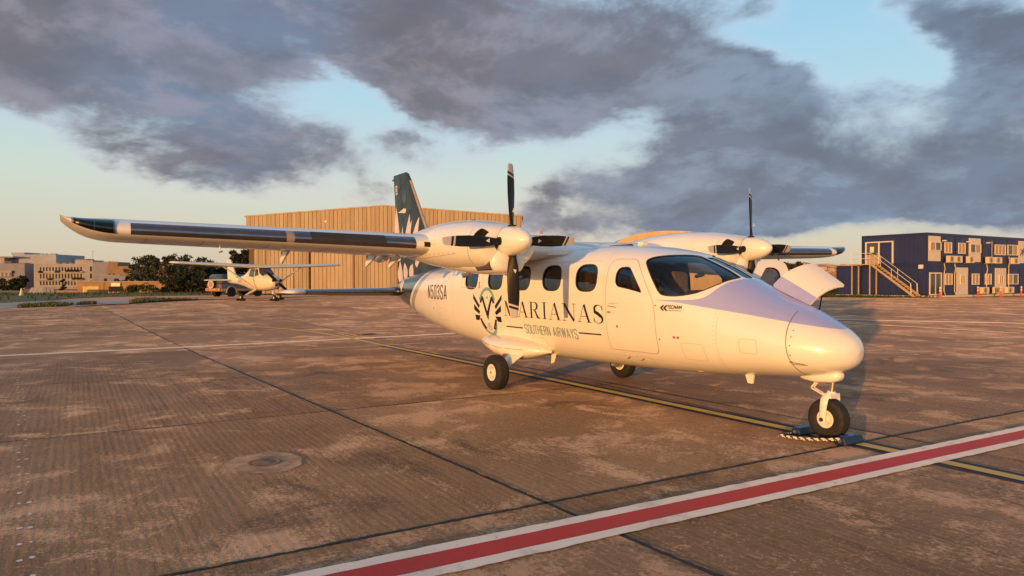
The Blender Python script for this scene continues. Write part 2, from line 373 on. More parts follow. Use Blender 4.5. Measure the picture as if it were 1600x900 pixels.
# ================= cutting outlines into a loft grid =================
def in_poly(P, poly):
    x, y = P[:, 0], P[:, 1]; r = np.zeros(len(P), bool); n = len(poly)
    for i in range(n):
        (x1, y1), (x2, y2) = poly[i], poly[(i + 1) % n]
        if y1 == y2: continue
        c = ((y1 > y) != (y2 > y)) & (x < (x2 - x1) * (y - y1) / (y2 - y1) + x1); r ^= c
    return r
def near_poly(p, A, B):
    ab = B - A; tt = np.clip(((p - A) * ab).sum(1) / np.maximum((ab * ab).sum(1), 1e-12), 0, 1)
    q = A + ab * tt[:, None]; dd = ((q - p) ** 2).sum(1); i = dd.argmin(); return q[i], dd[i]
def densify(poly, step=.01):
    out = []; n = len(poly)
    for i in range(n):
        a, b_ = np.array(poly[i], float), np.array(poly[(i + 1) % n], float); k = max(1, int(np.linalg.norm(b_ - a) / step))
        out += [a + (b_ - a) * j / k for j in range(k)]
    return np.array(out)
def round_poly(poly, r, n=6):
    out = []; m_ = len(poly)
    for i in range(m_):
        p0, p, p1 = [np.array(poly[(i + k) % m_], float) for k in (-1, 0, 1)]
        rr = r[i] if isinstance(r, (list, tuple)) else r
        a, b_ = p0 - p, p1 - p; la, lb = np.linalg.norm(a), np.linalg.norm(b_); k = min(rr, la * .48, lb * .48)
        A, B = p + a / la * k, p + b_ / lb * k
        out += [(1 - q) ** 2 * A + 2 * q * (1 - q) * p + q * q * B for q in np.linspace(0, 1, n)]
    return out
def cut_grid(xs, vs, outlines):
    """grid of (x, v); every outline gets a row of vertices exactly on it. -> params (N,2), faces, region per face (0 = none)"""
    nx, nv = len(xs), len(vs)
    P = np.stack(np.meshgrid(xs, vs, indexing='ij'), -1).reshape(-1, 2).copy(); sc = np.array([1., .75]); locked = np.zeros(len(P), bool)
    idx = np.arange(nx * nv).reshape(nx, nv)
    E = np.concatenate([np.stack([idx[:-1].ravel(), idx[1:].ravel()], 1), np.stack([idx[:, :-1].ravel(), idx[:, 1:].ravel()], 1)])
    st = []
    for poly in outlines:
        D = densify(poly); A = D * sc; B = np.roll(A, -1, 0)
        ins = in_poly(P, D); on = np.zeros(len(P), bool); cr = E[ins[E[:, 0]] != ins[E[:, 1]]]; Q = {}
        for k in np.unique(cr):
            q, dd = near_poly(P[k] * sc, A, B); Q[k] = (dd, q / sc)
        for a, b_ in cr:
            if on[a] or on[b_]: continue
            k = a if (Q[a][0] < Q[b_][0] and not locked[a]) or locked[b_] else b_
            on[k] = True; P[k] = Q[k][1]; locked[k] = True
        st.append((ins, on, D))
    faces, reg = [], []
    for i in range(nx - 1):
        for j in range(nv - 1):
            q = (idx[i, j], idx[i + 1, j], idx[i + 1, j + 1], idx[i, j + 1]); pieces = [q]
            for ins, on, D in st:
                s_ = [0 if on[k] else (1 if ins[k] else -1) for k in q]
                if 1 in s_ and -1 in s_:
                    pieces = [(q[0], q[1], q[3]), (q[1], q[2], q[3])] if s_[1] == 0 and s_[3] == 0 else [(q[0], q[1], q[2]), (q[0], q[2], q[3])]
                    break
            for f in pieces:
                r = 0
                for k_, (ins, on, D) in enumerate(st):
                    s_ = sum(0 if on[k] else (1 if ins[k] else -1) for k in f)
                    if s_ > 0 or (s_ == 0 and all(on[k] for k in f) and in_poly(P[list(f)].mean(0)[None], D)[0]): r = k_ + 1
                faces.append(f); reg.append(r)
    return P, faces, np.array(reg)
def submesh(name, pts, nrm, faces, matl, parent, off=0., flip=False, xf=None):
    used = sorted({k for f in faces for k in f}); mp = {k: i for i, k in enumerate(used)}
    V_ = pts[used] + nrm[used] * off; N_ = nrm[used] * (-1 if flip else 1)
    if xf is not None:
        V_ = np.array([xf @ Vector(p) for p in V_]); r3 = xf.to_3x3(); N_ = np.array([r3 @ Vector(n) for n in N_])
    fs = [tuple(mp[k] for k in (f[::-1] if flip else f)) for f in faces]
    return mesh(name, V_, fs, matl, parent, True, N_)
def rib(body, poly, width, side, off=.0015, closed=True, inward=None):
    """ribbon lying on a body along an outline in (x, v); inward: depth of a reveal instead"""
    pl = densify(poly, .02) if closed else np.concatenate([densify([a, b_], .02)[:max(1, int(np.linalg.norm(np.array(b_) - np.array(a)) / .02))] for a, b_ in zip(poly[:-1], poly[1:])] + [np.array([poly[-1]], float)]); n = len(pl)
    p = body.pos(pl[:, 0], pl[:, 1], side); nn = body.nrm(pl[:, 0], pl[:, 1], side)
    tg = np.roll(p, -1, 0) - np.roll(p, 1, 0)
    if not closed: tg[0] = p[1] - p[0]; tg[-1] = p[-1] - p[-2]
    tg /= np.maximum(np.linalg.norm(tg, axis=1, keepdims=True), 1e-9); bt = np.cross(nn, tg)
    if inward: a, c = p + nn * .001, p - nn * inward
    else: a, c = p - bt * width / 2 + nn * off, p + bt * width / 2 + nn * off
    m_ = n if closed else n - 1
    return np.concatenate([a, c]), [(i, (i + 1) % n, n + (i + 1) % n, n + i) for i in range(m_)]
def xv(body, pts): return [(x, float(body.v_of(x, z))) for x, z in pts]

# ================= the airliner =================
M['door_gap'] = mat('door_gap', (.27, .24, .21), .6, var=.05)
plane = empty('airplane', label='white twin propeller commuter airplane with MARIANAS SOUTHERN AIRWAYS lettering parked on the apron', cat='airplane')
def superel(cx, cz, a, b_, n=2.6, k=28):
    return [(cx + a * np.sign(math.cos(q)) * abs(math.cos(q)) ** (2 / n), cz + b_ * np.sign(math.sin(q)) * abs(math.sin(q)) ** (2 / n)) for q in np.linspace(0, 2 * PI, k, endpoint=False)]
WIN = [xv(FUS, superel(x, 1.745, .235, .186, 2.9)) for x in (-1.735, -.88, -.03, .80, 1.645)]
DWIN = xv(FUS, round_poly([(2.27, 1.635), (2.265, 1.885), (2.49, 1.89), (2.80, 1.545)], [.09, .11, .06, .05]))
DOOR = xv(FUS, round_poly([(2.07, .775), (2.10, 1.995), (2.56, 1.985), (2.98, 1.47), (3.02, 1.22), (3.00, .78)], [.05, .12, .09, .2, .2, .13]))
ADOOR = xv(FUS, round_poly([(-2.13, 1.585), (-2.13, 2.0), (-1.32, 2.0), (-1.32, 1.585)], .05))
WS = [(3.772, .155), (3.788, .175), (3.788, .25), (3.765, .42), (3.715, .695), (3.60, .98), (3.44, 1.155), (3.28, 1.27), (3.13, 1.335), (3.06, 1.32), (2.985, 1.23), (2.90, 1.12), (2.78, .945), (2.71, .835), (2.69, .75), (2.74, .63), (2.88, .454), (3.03, .25), (3.10, .12), (3.14, .09), (3.17, .085), (3.45, .115)]
for _ in range(1):                                                     # corner cutting, so the outline is a smooth curve
    WS = [q for i in range(len(WS)) for a, c in [(np.array(WS[i]), np.array(WS[(i + 1) % len(WS)]))] for q in (a * .75 + c * .25, a * .25 + c * .75)]
BAG = round_poly([(3.98, .30), (4.50, .34), (4.50, 1.34), (3.98, 1.28)], .05)
CW_ = [(3.17, -.05), (3.83, -.05), (3.825, .04), (3.80, .10), (3.5, .07), (3.2, .055)]
xs = np.concatenate([np.linspace(5.2119, 4.95, 18), np.linspace(4.935, 3.9, 46), np.linspace(3.88, -2.4, 250), np.linspace(-2.45, -6.969, 60)])
vs = np.linspace(0, PI, 96)
DOORS_X = {}
for side, outs, names in ((-1, WIN + [DOOR, DWIN, WS, CW_], ['w'] * 5 + ['door', 'dwin', 'ws', 'cw']), (1, WIN + [DOOR, DWIN, WS, CW_, BAG], ['w'] * 5 + ['door', 'dwin', 'ws', 'cw', 'bag'])):
    P_, fc, rg = cut_grid(xs, vs, outs)
    pts = FUS.pos(P_[:, 0], P_[:, 1], side); nr = FUS.nrm(P_[:, 0], P_[:, 1], side)
    cx = np.array([P_[list(f), 0].mean() for f in fc])
    fl = lambda k: [tuple(f[::-1]) if side > 0 else tuple(f) for f, r in zip(fc, rg) if r == k]
    submesh('fuselage', pts, nr, fl(0), M['body'], plane)
    lin = [tuple(f[::-1]) if side > 0 else tuple(f) for f, r, c in zip(fc, rg, cx) if r == 0 and -2.9 < c < 3.85]
    submesh('cabin_lining', pts, nr, lin, M['lining'], plane, off=-.05, flip=True)
    for k, nme in enumerate(names):
        f_ = fl(k + 1)
        if nme == 'w': submesh('window_pane', pts, nr, f_, M['pane'], plane, off=-.012)
        elif nme in ('ws', 'cw'): submesh('windshield', pts, nr, f_, M['screen'], plane, off=-.008)
        elif nme == 'dwin': dw = f_
        elif nme == 'door': dr = f_
        elif nme == 'bag': bg_ = f_
        if nme in ('w', 'ws') or (nme == 'dwin' and side < 0):
            V_, q = rib(FUS, outs[k], 0, side, inward=.05); mesh('window_frame', V_, q, M['gasket'], plane, True)
            V_, q = rib(FUS, outs[k], [.022, .016][nme == 'ws'], side, off=.0018); mesh('window_frame', V_, q, M['gasket'], plane, True)
    if side < 0:
        do = submesh('cockpit_door', pts, nr, dr, M['body'], plane, off=.002)
        submesh('window_pane', pts, nr, dw, M['pane'], do, off=-.012)
        for pl in (DOOR, ADOOR):
            V_, q = rib(FUS, pl, .007, -1, off=.0030); mesh('door_seam', V_, q, M['seam_lt'] if pl is ADOOR else M['door_gap'], plane, True)
    else:
        # the far cockpit door stands open on its front hinge; the far nose hatch is swung up
        hx = Vector((3.02, .775, 0)); xf = Matrix.Translation(hx) @ Matrix.Rotation(R_(-95), 4, 'Z') @ Matrix.Translation(-hx)
        do = submesh('cockpit_door', pts, nr, dr, M['white'], plane, xf=xf); do['label'] = 'open cockpit door on the far side, its window frame facing forward'
        submesh('door_lining', pts, nr, dr, M['white_dull'], do, off=-.035, flip=True, xf=xf)
        submesh('window_pane', pts, nr, dw, M['pane'], do, off=-.015, xf=xf)
        for pl in (DOOR, DWIN):
            V_, q = rib(FUS, pl, 0, 1, inward=.036); V_ = np.array([xf @ Vector(p) for p in V_]); mesh('door_edge', V_, q, M['white_dull'] if pl is DOOR else M['gasket'], do, True)
        a, c = [Vector(FUS.pos(np.array([q[0]]), np.array([q[1]]), 1)[0]) for q in ((3.98, .30), (4.50, .34))]
        xb = Matrix.Translation(a) @ Matrix.Rotation(R_(BAGROT), 4, (c - a).normalized()) @ Matrix.Translation(-a)
        hb = submesh('nose_hatch', pts, nr, bg_, M['white'], plane, xf=xb); hb['label'] = 'raised nose baggage hatch, white with a lilac strip along its hinge'
        submesh('hatch_lining', pts, nr, bg_, M['white_dull'], hb, off=-.02, flip=True, xf=xb)
        V_, q = rib(FUS, BAG, 0, 1, inward=.021); V_ = np.array([xb @ Vector(p) for p in V_]); mesh('hatch_edge', V_, q, M['white_dull'], hb, True)
        st_ = [f for f in bg_ if P_[list(f), 1].mean() < .34 + .22]
        submesh('hatch_strip', pts, nr, st_, M['hatch_blue'], hb, off=.002, xf=xb)
        mesh('hatch_well', *(lambda m_: (m_.v, m_.f))(MB().box2((4.02, .12, .85), (4.48, .16, 1.34))), M['void'], plane)
        MB().tube([xb @ Vector(FUS.pos(np.array([4.46]), np.array([.8]), 1)[0]), Vector((4.45, .42, 1.3))], .008, 6).build('hatch_stay', M['black'], plane)

# ---- seams, latches, small fittings ----
V_, q = rib(FUS, [(4.63, .40), (4.645, .62), (4.662, .874), (4.687, 1.344), (4.707, 1.791), (4.735, 2.337), (4.75, 2.7)], .010, -1, .002, False); mesh('nose_seam', V_, q, M['seam'], plane, True)
for vv in (1.05, 1.25, 1.5, 1.78, 2.0):
    p = Vector(FUS.pos(np.array([4.73]), np.array([vv]), -1)[0]); n_ = Vector(FUS.nrm(np.array([4.73]), np.array([vv]), -1)[0]); MB().cyl(p, p + n_ * .004, .008, n=8).build('nose_fastener', M['seam'], plane)
V_, q = rib(FUS, [(4.70, 2.03), (4.76, 2.06), (4.84, 2.115)], .012, -1, .003, False); mesh('nose_latch', V_, q, M['seam'], plane, True)
V_, q = rib(FUS, [(4.72, 2.10), (4.80, 2.135), (4.86, 2.165)], .01, -1, .003, False); mesh('nose_latch', V_, q, M['seam'], plane, True)
for px_, pz_ in ((2.96, 1.40), (3.0, .98)):
    p = FUS.pos(np.array([px_ + .06]), FUS.v_of(np.array([px_ + .06]), np.array([pz_])), -1)[0]
    MB().cyl((p[0], p[1] + .01, p[2]), (p[0], p[1] - .006, p[2]), .011, n=10).build('door_hinge', M['metal'], plane)
V_, q = rib(FUS, xv(FUS, [(2.13, 1.37), (2.2, 1.36), (2.3, 1.355)]), .012, -1, .006, False); mesh('door_handle', V_, q, M['seam'], do if False else plane, True)
V_, q = rib(FUS, xv(FUS, [(2.15, 1.395), (2.25, 1.40), (2.33, 1.40)]), .006, -1, .004, False); mesh('door_handle', V_, q, M['seam'], plane, True)
for xx, zz in ((-1.42, 1.66), (-1.42, 1.60)):
    V_, q = rib(FUS, xv(FUS, [(xx, zz - .03), (xx, zz + .03)]), .03, -1, .004, False); mesh('door_latch', V_, q, M['leather'], plane, True)

# ---- faint skin laps and rivet rows ----
for x_s, v0_, v1_ in ((3.9, 1.25, 2.6), (2.03, .55, 2.5), (-.45, 1.62, 2.3), (-2.55, .6, 2.3), (-3.35, .4, 2.5), (-4.4, .4, 2.6)):
    V_, q = rib(FUS, [(x_s, k_) for k_ in np.linspace(v0_, v1_, 22)], .004, -1, .0022, False); mesh('skin_seam', V_, q, M['seam_lt'], plane, True)
for z_s, xa_, xb_ in ((.70, -1.2, 3.8), (1.98, -2.4, 1.9)):
    V_, q = rib(FUS, xv(FUS, [(k_, z_s + (0 if z_s < 1 else -.03 * max(0, -.6 - k_))) for k_ in np.linspace(xa_, xb_, 50)]), .004, -1, .0022, False); mesh('skin_seam', V_, q, M['seam_lt'], plane, True)
for hx_, hz_, hw_, hh_ in ((-3.1, 1.05, .16, .12), (-2.9, 1.78, .12, .08), (2.62, .66, .14, .06), (3.55, .86, .16, .10), (.3, .74, .18, .07), (4.28, .98, .10, .08)):
    V_, q = rib(FUS, xv(FUS, round_poly([(hx_ - hw_, hz_ - hh_), (hx_ - hw_, hz_ + hh_), (hx_ + hw_, hz_ + hh_), (hx_ + hw_, hz_ - hh_)], .03)), .005, -1, .0024); mesh('access_hatch', V_, q, M['seam_lt'], plane, True)
for hx_, hz_ in ((3.30, 1.02), (3.36, 1.02), (-3.6, 1.15), (2.3, 1.10)):
    V_, q = rib(FUS, xv(FUS, [(hx_ - .02, hz_), (hx_ + .02, hz_)]), .03, -1, .0026, False); mesh('static_port', V_, q, M['seam'], plane, True)
m_ = MB()
for x_s in (-2.6, -3.4, 3.86):
    for vv in np.arange(.7, 2.4, .075):
        p = Vector(FUS.pos(np.array([x_s]), np.array([vv]), -1)[0]); n_ = Vector(FUS.nrm(np.array([x_s]), np.array([vv]), -1)[0]); m_.cyl(p - n_ * .001, p + n_ * .0022, .005, n=6)
o = m_.build('rivet_row', M['seam_lt'], plane); o['kind'] = 'stuff'

# ---- cabin inside ----
MB().box2((-2.3, -.54, .76), (3.45, .54, .79)).build('cabin_floor', M['lining'], plane)
MB().box2((-2.35, -.54, .80), (-2.30, .54, 1.98)).build('cabin_bulkhead', M['lining'], plane)
def seat(x, y, mtl):
    m_ = MB(); w_ = .235
    m_.loft([[(x + a, y - w_, z), (x + a, y + w_, z), (x + a - .03, y + w_ - .02, z + h), (x + a - .03, y - w_ + .02, z + h)] for a, z, h in ((.24, .98, .13), (-.20, .95, .13))])
    ring = []
    for z, dx, ww, th in ((1.02, -.20, .235, .06), (1.35, -.27, .23, .055), (1.52, -.31, .19, .05), (1.60, -.32, .12, .04), (1.78, -.335, .13, .045), (1.84, -.34, .09, .03)):
        ring.append([(x + dx + th, y - ww, z), (x + dx + th * 1.4, y, z), (x + dx + th, y + ww, z), (x + dx - th, y + ww, z), (x + dx - th, y - ww, z)])
    m_.loft(ring); m_.box2((x - .15, y - .15, .74), (x + .12, y + .15, .96))
    m_.build('cabin_seat', mtl, plane, 40)
for xx in (-1.6, -.75, .1, .95, 1.62):
    for yy in (-.42, .42): seat(xx, yy, M['leather'])
for yy in (-.36, .36): seat(2.62, yy, M['leather_grey'])
m_ = MB(); m_.loft([[(3.72, -.5, 1.45), (3.72, .5, 1.45), (3.72, .5, 1.60), (3.72, -.5, 1.60)], [(3.38, -.62, 1.0), (3.38, .62, 1.0), (3.38, .60, 1.59), (3.38, -.60, 1.59)]]); m_.build('instrument_panel', M['panel_black'], plane)
for yy in (-.36, .36): MB().tube([(3.3, yy - .15, 1.38), (3.28, yy - .14, 1.27), (3.28, yy, 1.24), (3.28, yy + .14, 1.27), (3.3, yy + .15, 1.38)], .016, 8).build('control_yoke', M['black'], plane)
MB().tube([(2.52 + .03 * math.sin(q), -.36 + .1 * math.cos(q), 1.76 + .1 * math.sin(q)) for q in np.linspace(0, PI, 9)], .018, 8).build('headset', M['black'], plane)
MB().box2((3.3, .10, 1.60), (3.46, .34, 1.82)).build('display_screen', M['panel_black'], plane)
MB().box2((3.0, -.12, 1.965), (3.06, -.02, 1.985)).build('sun_visor', M['white_dull'], plane)

# ---- belly, roof fittings ----
m_ = MB()
for xx, zz in ((3.6, .55), (4.05, .6)): pass
MB().prism([(3.89, .61), (4.02, .62), (4.0, .50), (3.93, .50)], lambda a, b_, h: (a, -.17 + h, b_), .03).build('blade_antenna', M['white'], plane, bevel=.004)
MB().loft([[(x, -.32 + .06 * math.cos(q) * k, .615 - .0 + .05 * k * math.sin(q)) for q in np.linspace(0, 2 * PI, 10, endpoint=False)] for x, k in ((3.05, .05), (3.2, .6), (3.35, .8), (3.48, .4), (3.52, .05))]).build('drain_fairing', M['white'], plane, True)
MB().prism([(.30, .50), (.42, .49), (.36, .36), (.28, .33)], lambda a, b_, h: (a, -.44 + h, b_ + .05), .015).build('blade_antenna', M['white'], plane)
for xx in (2.35, 2.62): MB().tube([(xx, -.58, .70), (xx - .03, -.62, .66)], .008, 6).build('drain_pipe', M['seam'], plane)
MB().box2((1.89, -.06, 2.2), (1.99, .06, 2.26)).build('roof_beacon', M['white_dull'], plane, bevel=.015)
MB().prism([(1.2, 2.2), (1.75, 2.21), (1.7, 2.24), (1.2, 2.235)], lambda a, b_, h: (a, -.01 + h, b_), .02).build('roof_antenna', M['gasket'], plane)

# ---- wings ----
def foil(n=22, t=.175):
    """(chord fraction, height) from the trailing edge over the top round the nose and back"""
    b_ = (1 - np.cos(np.linspace(0, PI, n))) / 2
    yt = 5 * t * (.2969 * np.sqrt(b_) - .126 * b_ - .3516 * b_ ** 2 + .2843 * b_ ** 3 - .1036 * b_ ** 4)
    cm = .03 * (1 - (1 - b_ / .4) ** 2) * (b_ < .4) + .03 * (1 - ((b_ - .4) / .6) ** 2) * (b_ >= .4)
    return np.concatenate([np.stack([b_, cm + yt], 1)[::-1], np.stack([b_, cm - yt], 1)[1:]])
FO = foil()
def wing_sec(y):
    """leading edge x, z, chord, thickness factor, twist"""
    ay = abs(y); xl, zl, c, th, tw = .63, 2.155 + .0195 * ay, 2.02 - .095 * ay, 1.0, R_(3.6 - .05 * ay)
    if ay < 2.6: zl += 0
    if ay > 6.45:
        q = (ay - 6.45) / .58; cut = .16 * q ** 3.5; xl -= cut; c = max(c - cut - .60 * q ** 2.6, .06); th = max((1 - q ** 2.2), .02) ** .75 * (1.41 / max(c, .3)) ** .25; zl += .12 * q ** 3 + .02 * q
        th = min(th, 1.05)
    return xl, zl, c, th, tw
def wing_pt(y, f, h, off=0.):
    xl, zl, c, th, tw = wing_sec(y); X, Z = f * c + (-off if False else 0), h * c * th
    return np.array([xl - (X * math.cos(tw) + Z * math.sin(tw)), y, zl + Z * math.cos(tw) - X * math.sin(tw)])
def wing_ring(y): return [wing_pt(y, f, h) for f, h in FO]
M['wing'] = mat('wing_white_paint', WHITE, .3, var=.05, scale=2.5, coat=.5, stretch=(1, .35, 1))
for s in (-1, 1):
    ys = [0, .5, 1, 1.6, 2.2, 3, 4, 5, 6, 6.3, 6.45] + [6.45 + .58 * (1 - (1 - k / 14) ** 1.6) for k in range(1, 15)]
    MB().loft([wing_ring(s * y) for y in ys]).build('wing', M['wing'], plane, 50)
    fr = lambda lim: [p for p in FO if p[0] < lim]
    def strip(y0, y1, a, b_, off, n=8):
        """skin strip over the nose of the wing, from chord fraction a on top to b below"""
        rings = []
        k = int(np.argmin(FO[:, 0])); seq = [q for i, q in enumerate(FO) if (i <= k and q[0] <= a) or (i > k and q[0] <= b_)]
        for y in np.linspace(y0, y1, n):
            r = [wing_pt(y, *q) for q in seq]
            tg = np.gradient(np.array(r), axis=0); nn = np.stack([tg[:, 2], 0 * tg[:, 0], -tg[:, 0]], 1); nn /= np.linalg.norm(nn, axis=1, keepdims=True)
            if (nn @ np.array([1, 0, 0]))[len(seq) // 2] < 0: nn = -nn
            rings.append([p + q_ * off for p, q_ in zip(r, nn)])
        return MB().loft(rings, closed=False, caps=False)
    strip(s * 2.92, s * 4.56, .055, .035, .004).build('deicing_boot', M['boot'], plane, 60, recalc=True)
    strip(s * 4.66, s * 6.36, .05, .032, .004).build('deicing_boot', M['boot'], plane, 60)
    strip(s * 3.35, s * 4.35, .058, .012, .007).build('boot_panel', M['gasket'], plane, 60); strip(s * 4.565, s * 4.655, .052, .034, .003, 3).build('boot_joint', M['leather_grey'], plane, 60)
    strip(s * 2.70, s * 2.80, .016, .018, .005, 3).build('wing_inlet', M['void'], plane, 60)
    strip(s * 6.53, s * 6.90, .10, .03, .004).build('wingtip_light', M['panel_black'], plane, 60)
    strip(s * 6.51, s * 6.92, .13, .045, .010).build('wingtip_lens', M['lens'], plane, 60)
    strip(s * 6.70, s * 6.712, .08, .03, .007, 3).build('lens_rib', M['white_dull'], plane, 60)
    strip(s * 6.85, s * 6.88, .06, .02, .008, 3).build('lamp_bulb', M['metal'], plane, 60)
    # flap and aileron hinge brackets, flap gap
    for y, drop, ln in ((2.62, .0, .30), (3.02, .0, .26), (4.35, .0, .28), (1.5, 0, .24)):
        te = wing_pt(s * y, 1.0, -.002); p = wing_pt(s * y, .80, -.03)
        MB().prism([(p[0] + .10, p[2] + .01), (te[0] + .05, te[2] - .005), (te[0] - .02, te[2] - .17), (te[0] + .02, te[2] - .18)], lambda a, b_, h: (a, s * y + h, b_), .035).build('flap_bracket', M['white'], plane, bevel=.006)
        MB().cyl((te[0] + .08, s * y - .005, te[2] - .03), (te[0] + .08, s * y + .045, te[2] - .03), .02, n=8).build('hinge_bolt', M['seam'], plane)
    MB().prism([(-.70, 2.10), (-1.35, 2.08), (-1.40, 2.045), (-1.1, 1.995), (-.85, 2.02)], lambda a, b_, h: (a, s * 2.78 + h - .05, b_), .09).build('flap_fairing', M['white'], plane, 50, bevel=.02)
    p = wing_pt(s * 5.35, .35, -.055); MB().loft([[(p[0] + .02 * math.cos(q), p[1] + .006 * math.sin(q), p[2] - h) for q in np.linspace(0, 2 * PI, 8, endpoint=False)] for h in (-.02, .07)]).build('pitot_mast', M['white'], plane)
    MB().cyl((p[0] + .16, p[1], p[2] - .075), (p[0] - .03, p[1], p[2] - .075), .010, n=8).build('pitot_tube', M['seam'], plane)
    # panel lines under the wing and the flap gap as thin raised lap joints
    m_ = MB()
    for y in (3.35, 4.1, 4.85, 5.6, 6.2):
        for a in np.linspace(.08, .92, 9)[:-1]:
            q0, q1 = [wing_pt(s * y, f, float(np.interp(f, FO[22:, 0], FO[22:, 1]))) for f in (a, a + .105)]
            m_.add([q0 + (0, 0, -.005), q1 + (0, 0, -.005), q1 + (0, .010, -.005), q0 + (0, .010, -.005)], [(0, 1, 2, 3)])
    for f in (.27, .70):
        h = float(np.interp(f, FO[22:, 0], FO[22:, 1]))
        for y0 in np.linspace(2.9, 6.3, 12)[:-1]:
            q0, q1 = wing_pt(s * y0, f, h), wing_pt(s * (y0 + .31), f, h)
            m_.add([q0 + (0, 0, -.005), q1 + (0, 0, -.005), q1 + (.010, 0, -.005), q0 + (.010, 0, -.005)], [(0, 1, 2, 3)])
    m_.build('skin_joint', M['seam_lt'], plane, recalc=False)
# fillet where the wing meets the cabin roof
MB().loft([[(x, w_ * math.sin(q), 2.10 + h * max(0, math.cos(q)) ** .8) for q in np.linspace(-PI / 2, PI / 2, 17)] + [(x, w_ * .8, 2.05), (x, -w_ * .8, 2.05)] for x, w_, h in ((1.35, .3, .03), (1.0, .60, .12), (.6, .74, .2), (.2, .78, .25), (-.5, .78, .26), (-1.3, .74, .2), (-2.0, .6, .10), (-2.5, .3, .02))]).build('wing_fairing', M['white'], plane, 50)

# ---- nacelles and propellers ----
nac0 = None
def build_nacelle():
    root = empty('engine_nacelle'); root.parent = plane
    xs_ = np.concatenate([[1.9349, 1.93], np.linspace(1.922, 1.55, 34), np.linspace(1.52, -1.798, 70)]); vs_ = np.linspace(0, PI, 64)
    for side in (-1, 1):
        inlet = round_poly([(1.912, .80), (1.80, .74), (1.77, 1.35), (1.83, 1.62), (1.912, 1.55)], .05)
        P_, fc, rg = cut_grid(xs_, vs_, [inlet])
        pts = NAC.pos(P_[:, 0], P_[:, 1], side); nr = NAC.nrm(P_[:, 0], P_[:, 1], side)
        fl = lambda k: [tuple(f[::-1]) if side > 0 else tuple(f) for f, r in zip(fc, rg) if r == k]
        submesh('cowling', pts, nr, fl(0), M['white'], root)
        submesh('inlet_duct', pts, nr, fl(1), M['void'], root, off=-.09)
        V_, q = rib(NAC, inlet, 0, side, inward=.10); mesh('inlet_lip', V_, q, M['void'], root, True)
        V_, q = rib(NAC, [(1.70, .9), (1.695, 1.3), (1.66, 1.9), (1.62, 2.4)], .006, side, .0015, False); mesh('cowl_seam', V_, q, M['seam'], root, True)
        V_, q = rib(NAC, [(x, float(NAC.v_of(x, z))) for x, z in ((1.35, 2.06), (1.0, 2.05), (.6, 2.04), (.2, 2.03), (-.3, 2.06))], .005, side, .0015, False); mesh('cowl_seam', V_, q, M['seam'], root, True)
        m_ = MB()
        for xx in np.linspace(1.3, .1, 9):
            vv = float(NAC.v_of(xx, 2.075)); p = Vector(NAC.pos(np.array([xx]), np.array([vv]), side)[0]); n_ = Vector(NAC.nrm(np.array([xx]), np.array([vv]), side)[0]); m_.cyl(p, p + n_ * .003, .009, n=6)
        m_.build('cowl_fastener', M['seam'], root)
    MB().cyl((1.93, NAC_Y, 2.205), (1.96, NAC_Y, 2.205), .17, n=24).build('prop_shaft_plate', M['black'], root)
    # chin duct with a side outlet
    yc = NAC_Y
    chin = [(1.955, .13, 1.87, 2.06), (1.94, .21, 1.83, 2.10), (1.88, .26, 1.80, 2.16), (1.6, .295, 1.785, 2.2), (1.25, .31, 1.795, 2.2), (.8, .29, 1.83, 2.2), (.4, .22, 1.86, 2.2), (0, .1, 1.93, 2.1)]
    MB().loft([superel3(x, yc, (a + b_) / 2, w_, (b_ - a) / 2) for x, w_, a, b_ in chin]).build('chin_duct', M['white'], root, 50)
    for s in (-1,):
        cy = lambda x, z: float(np.interp(x, [1.6, 1.88], [.295, .26])) * (1 - min(abs(z - 1.99) / .21, .98) ** 2.8) ** (1 / 2.8)
        for nm_, m2, o_, cs in (('oil_cooler_outlet', M['gasket'], .004, ((1.885, 1.84), (1.55, 1.835), (1.545, 1.96), (1.88, 1.96))), ('outlet_grille', M['grille'], .009, ((1.873, 1.852), (1.563, 1.847), (1.558, 1.948), (1.868, 1.948)))):
            k_ = MB()
            for j in range(4):
                za, zb = [[c[1] + (cs[3 - i][1] - c[1]) * q for i, c in enumerate(cs[:2])] for q in (j / 4, (j + 1) / 4)]
                k_.add([(cs[0][0], yc + s * (cy(cs[0][0], za[0]) + o_), za[0]), (cs[1][0], yc + s * (cy(cs[1][0], za[1]) + o_), za[1]), (cs[1][0], yc + s * (cy(cs[1][0], zb[1]) + o_), zb[1]), (cs[0][0], yc + s * (cy(cs[0][0], zb[0]) + o_), zb[0])], [(0, 1, 2, 3)])
            k_.build(nm_, m2, root, recalc=False)
    MB().tube([(1.15, yc - .12, 1.87), (1.1, yc - .13, 1.80), (.95, yc - .13, 1.775)], .032, 10).build('exhaust_pipe', M['metal'], root)
    MB().box2((.96, yc - .015, 2.53), (1.01, yc + .015, 2.55)).build('lifting_eye', M['seam'], root)
    return root
def superel3(x, yc, zc, a, b_, n=2.8, k=28): return [(x, yc + p, zc + q) for p, q in superel(0, 0, a, b_, n, k)]
nac = build_nacelle(); nac_far = copy_tree(nac, plane); nac_far.location = (0, -2 * NAC_Y, 0)

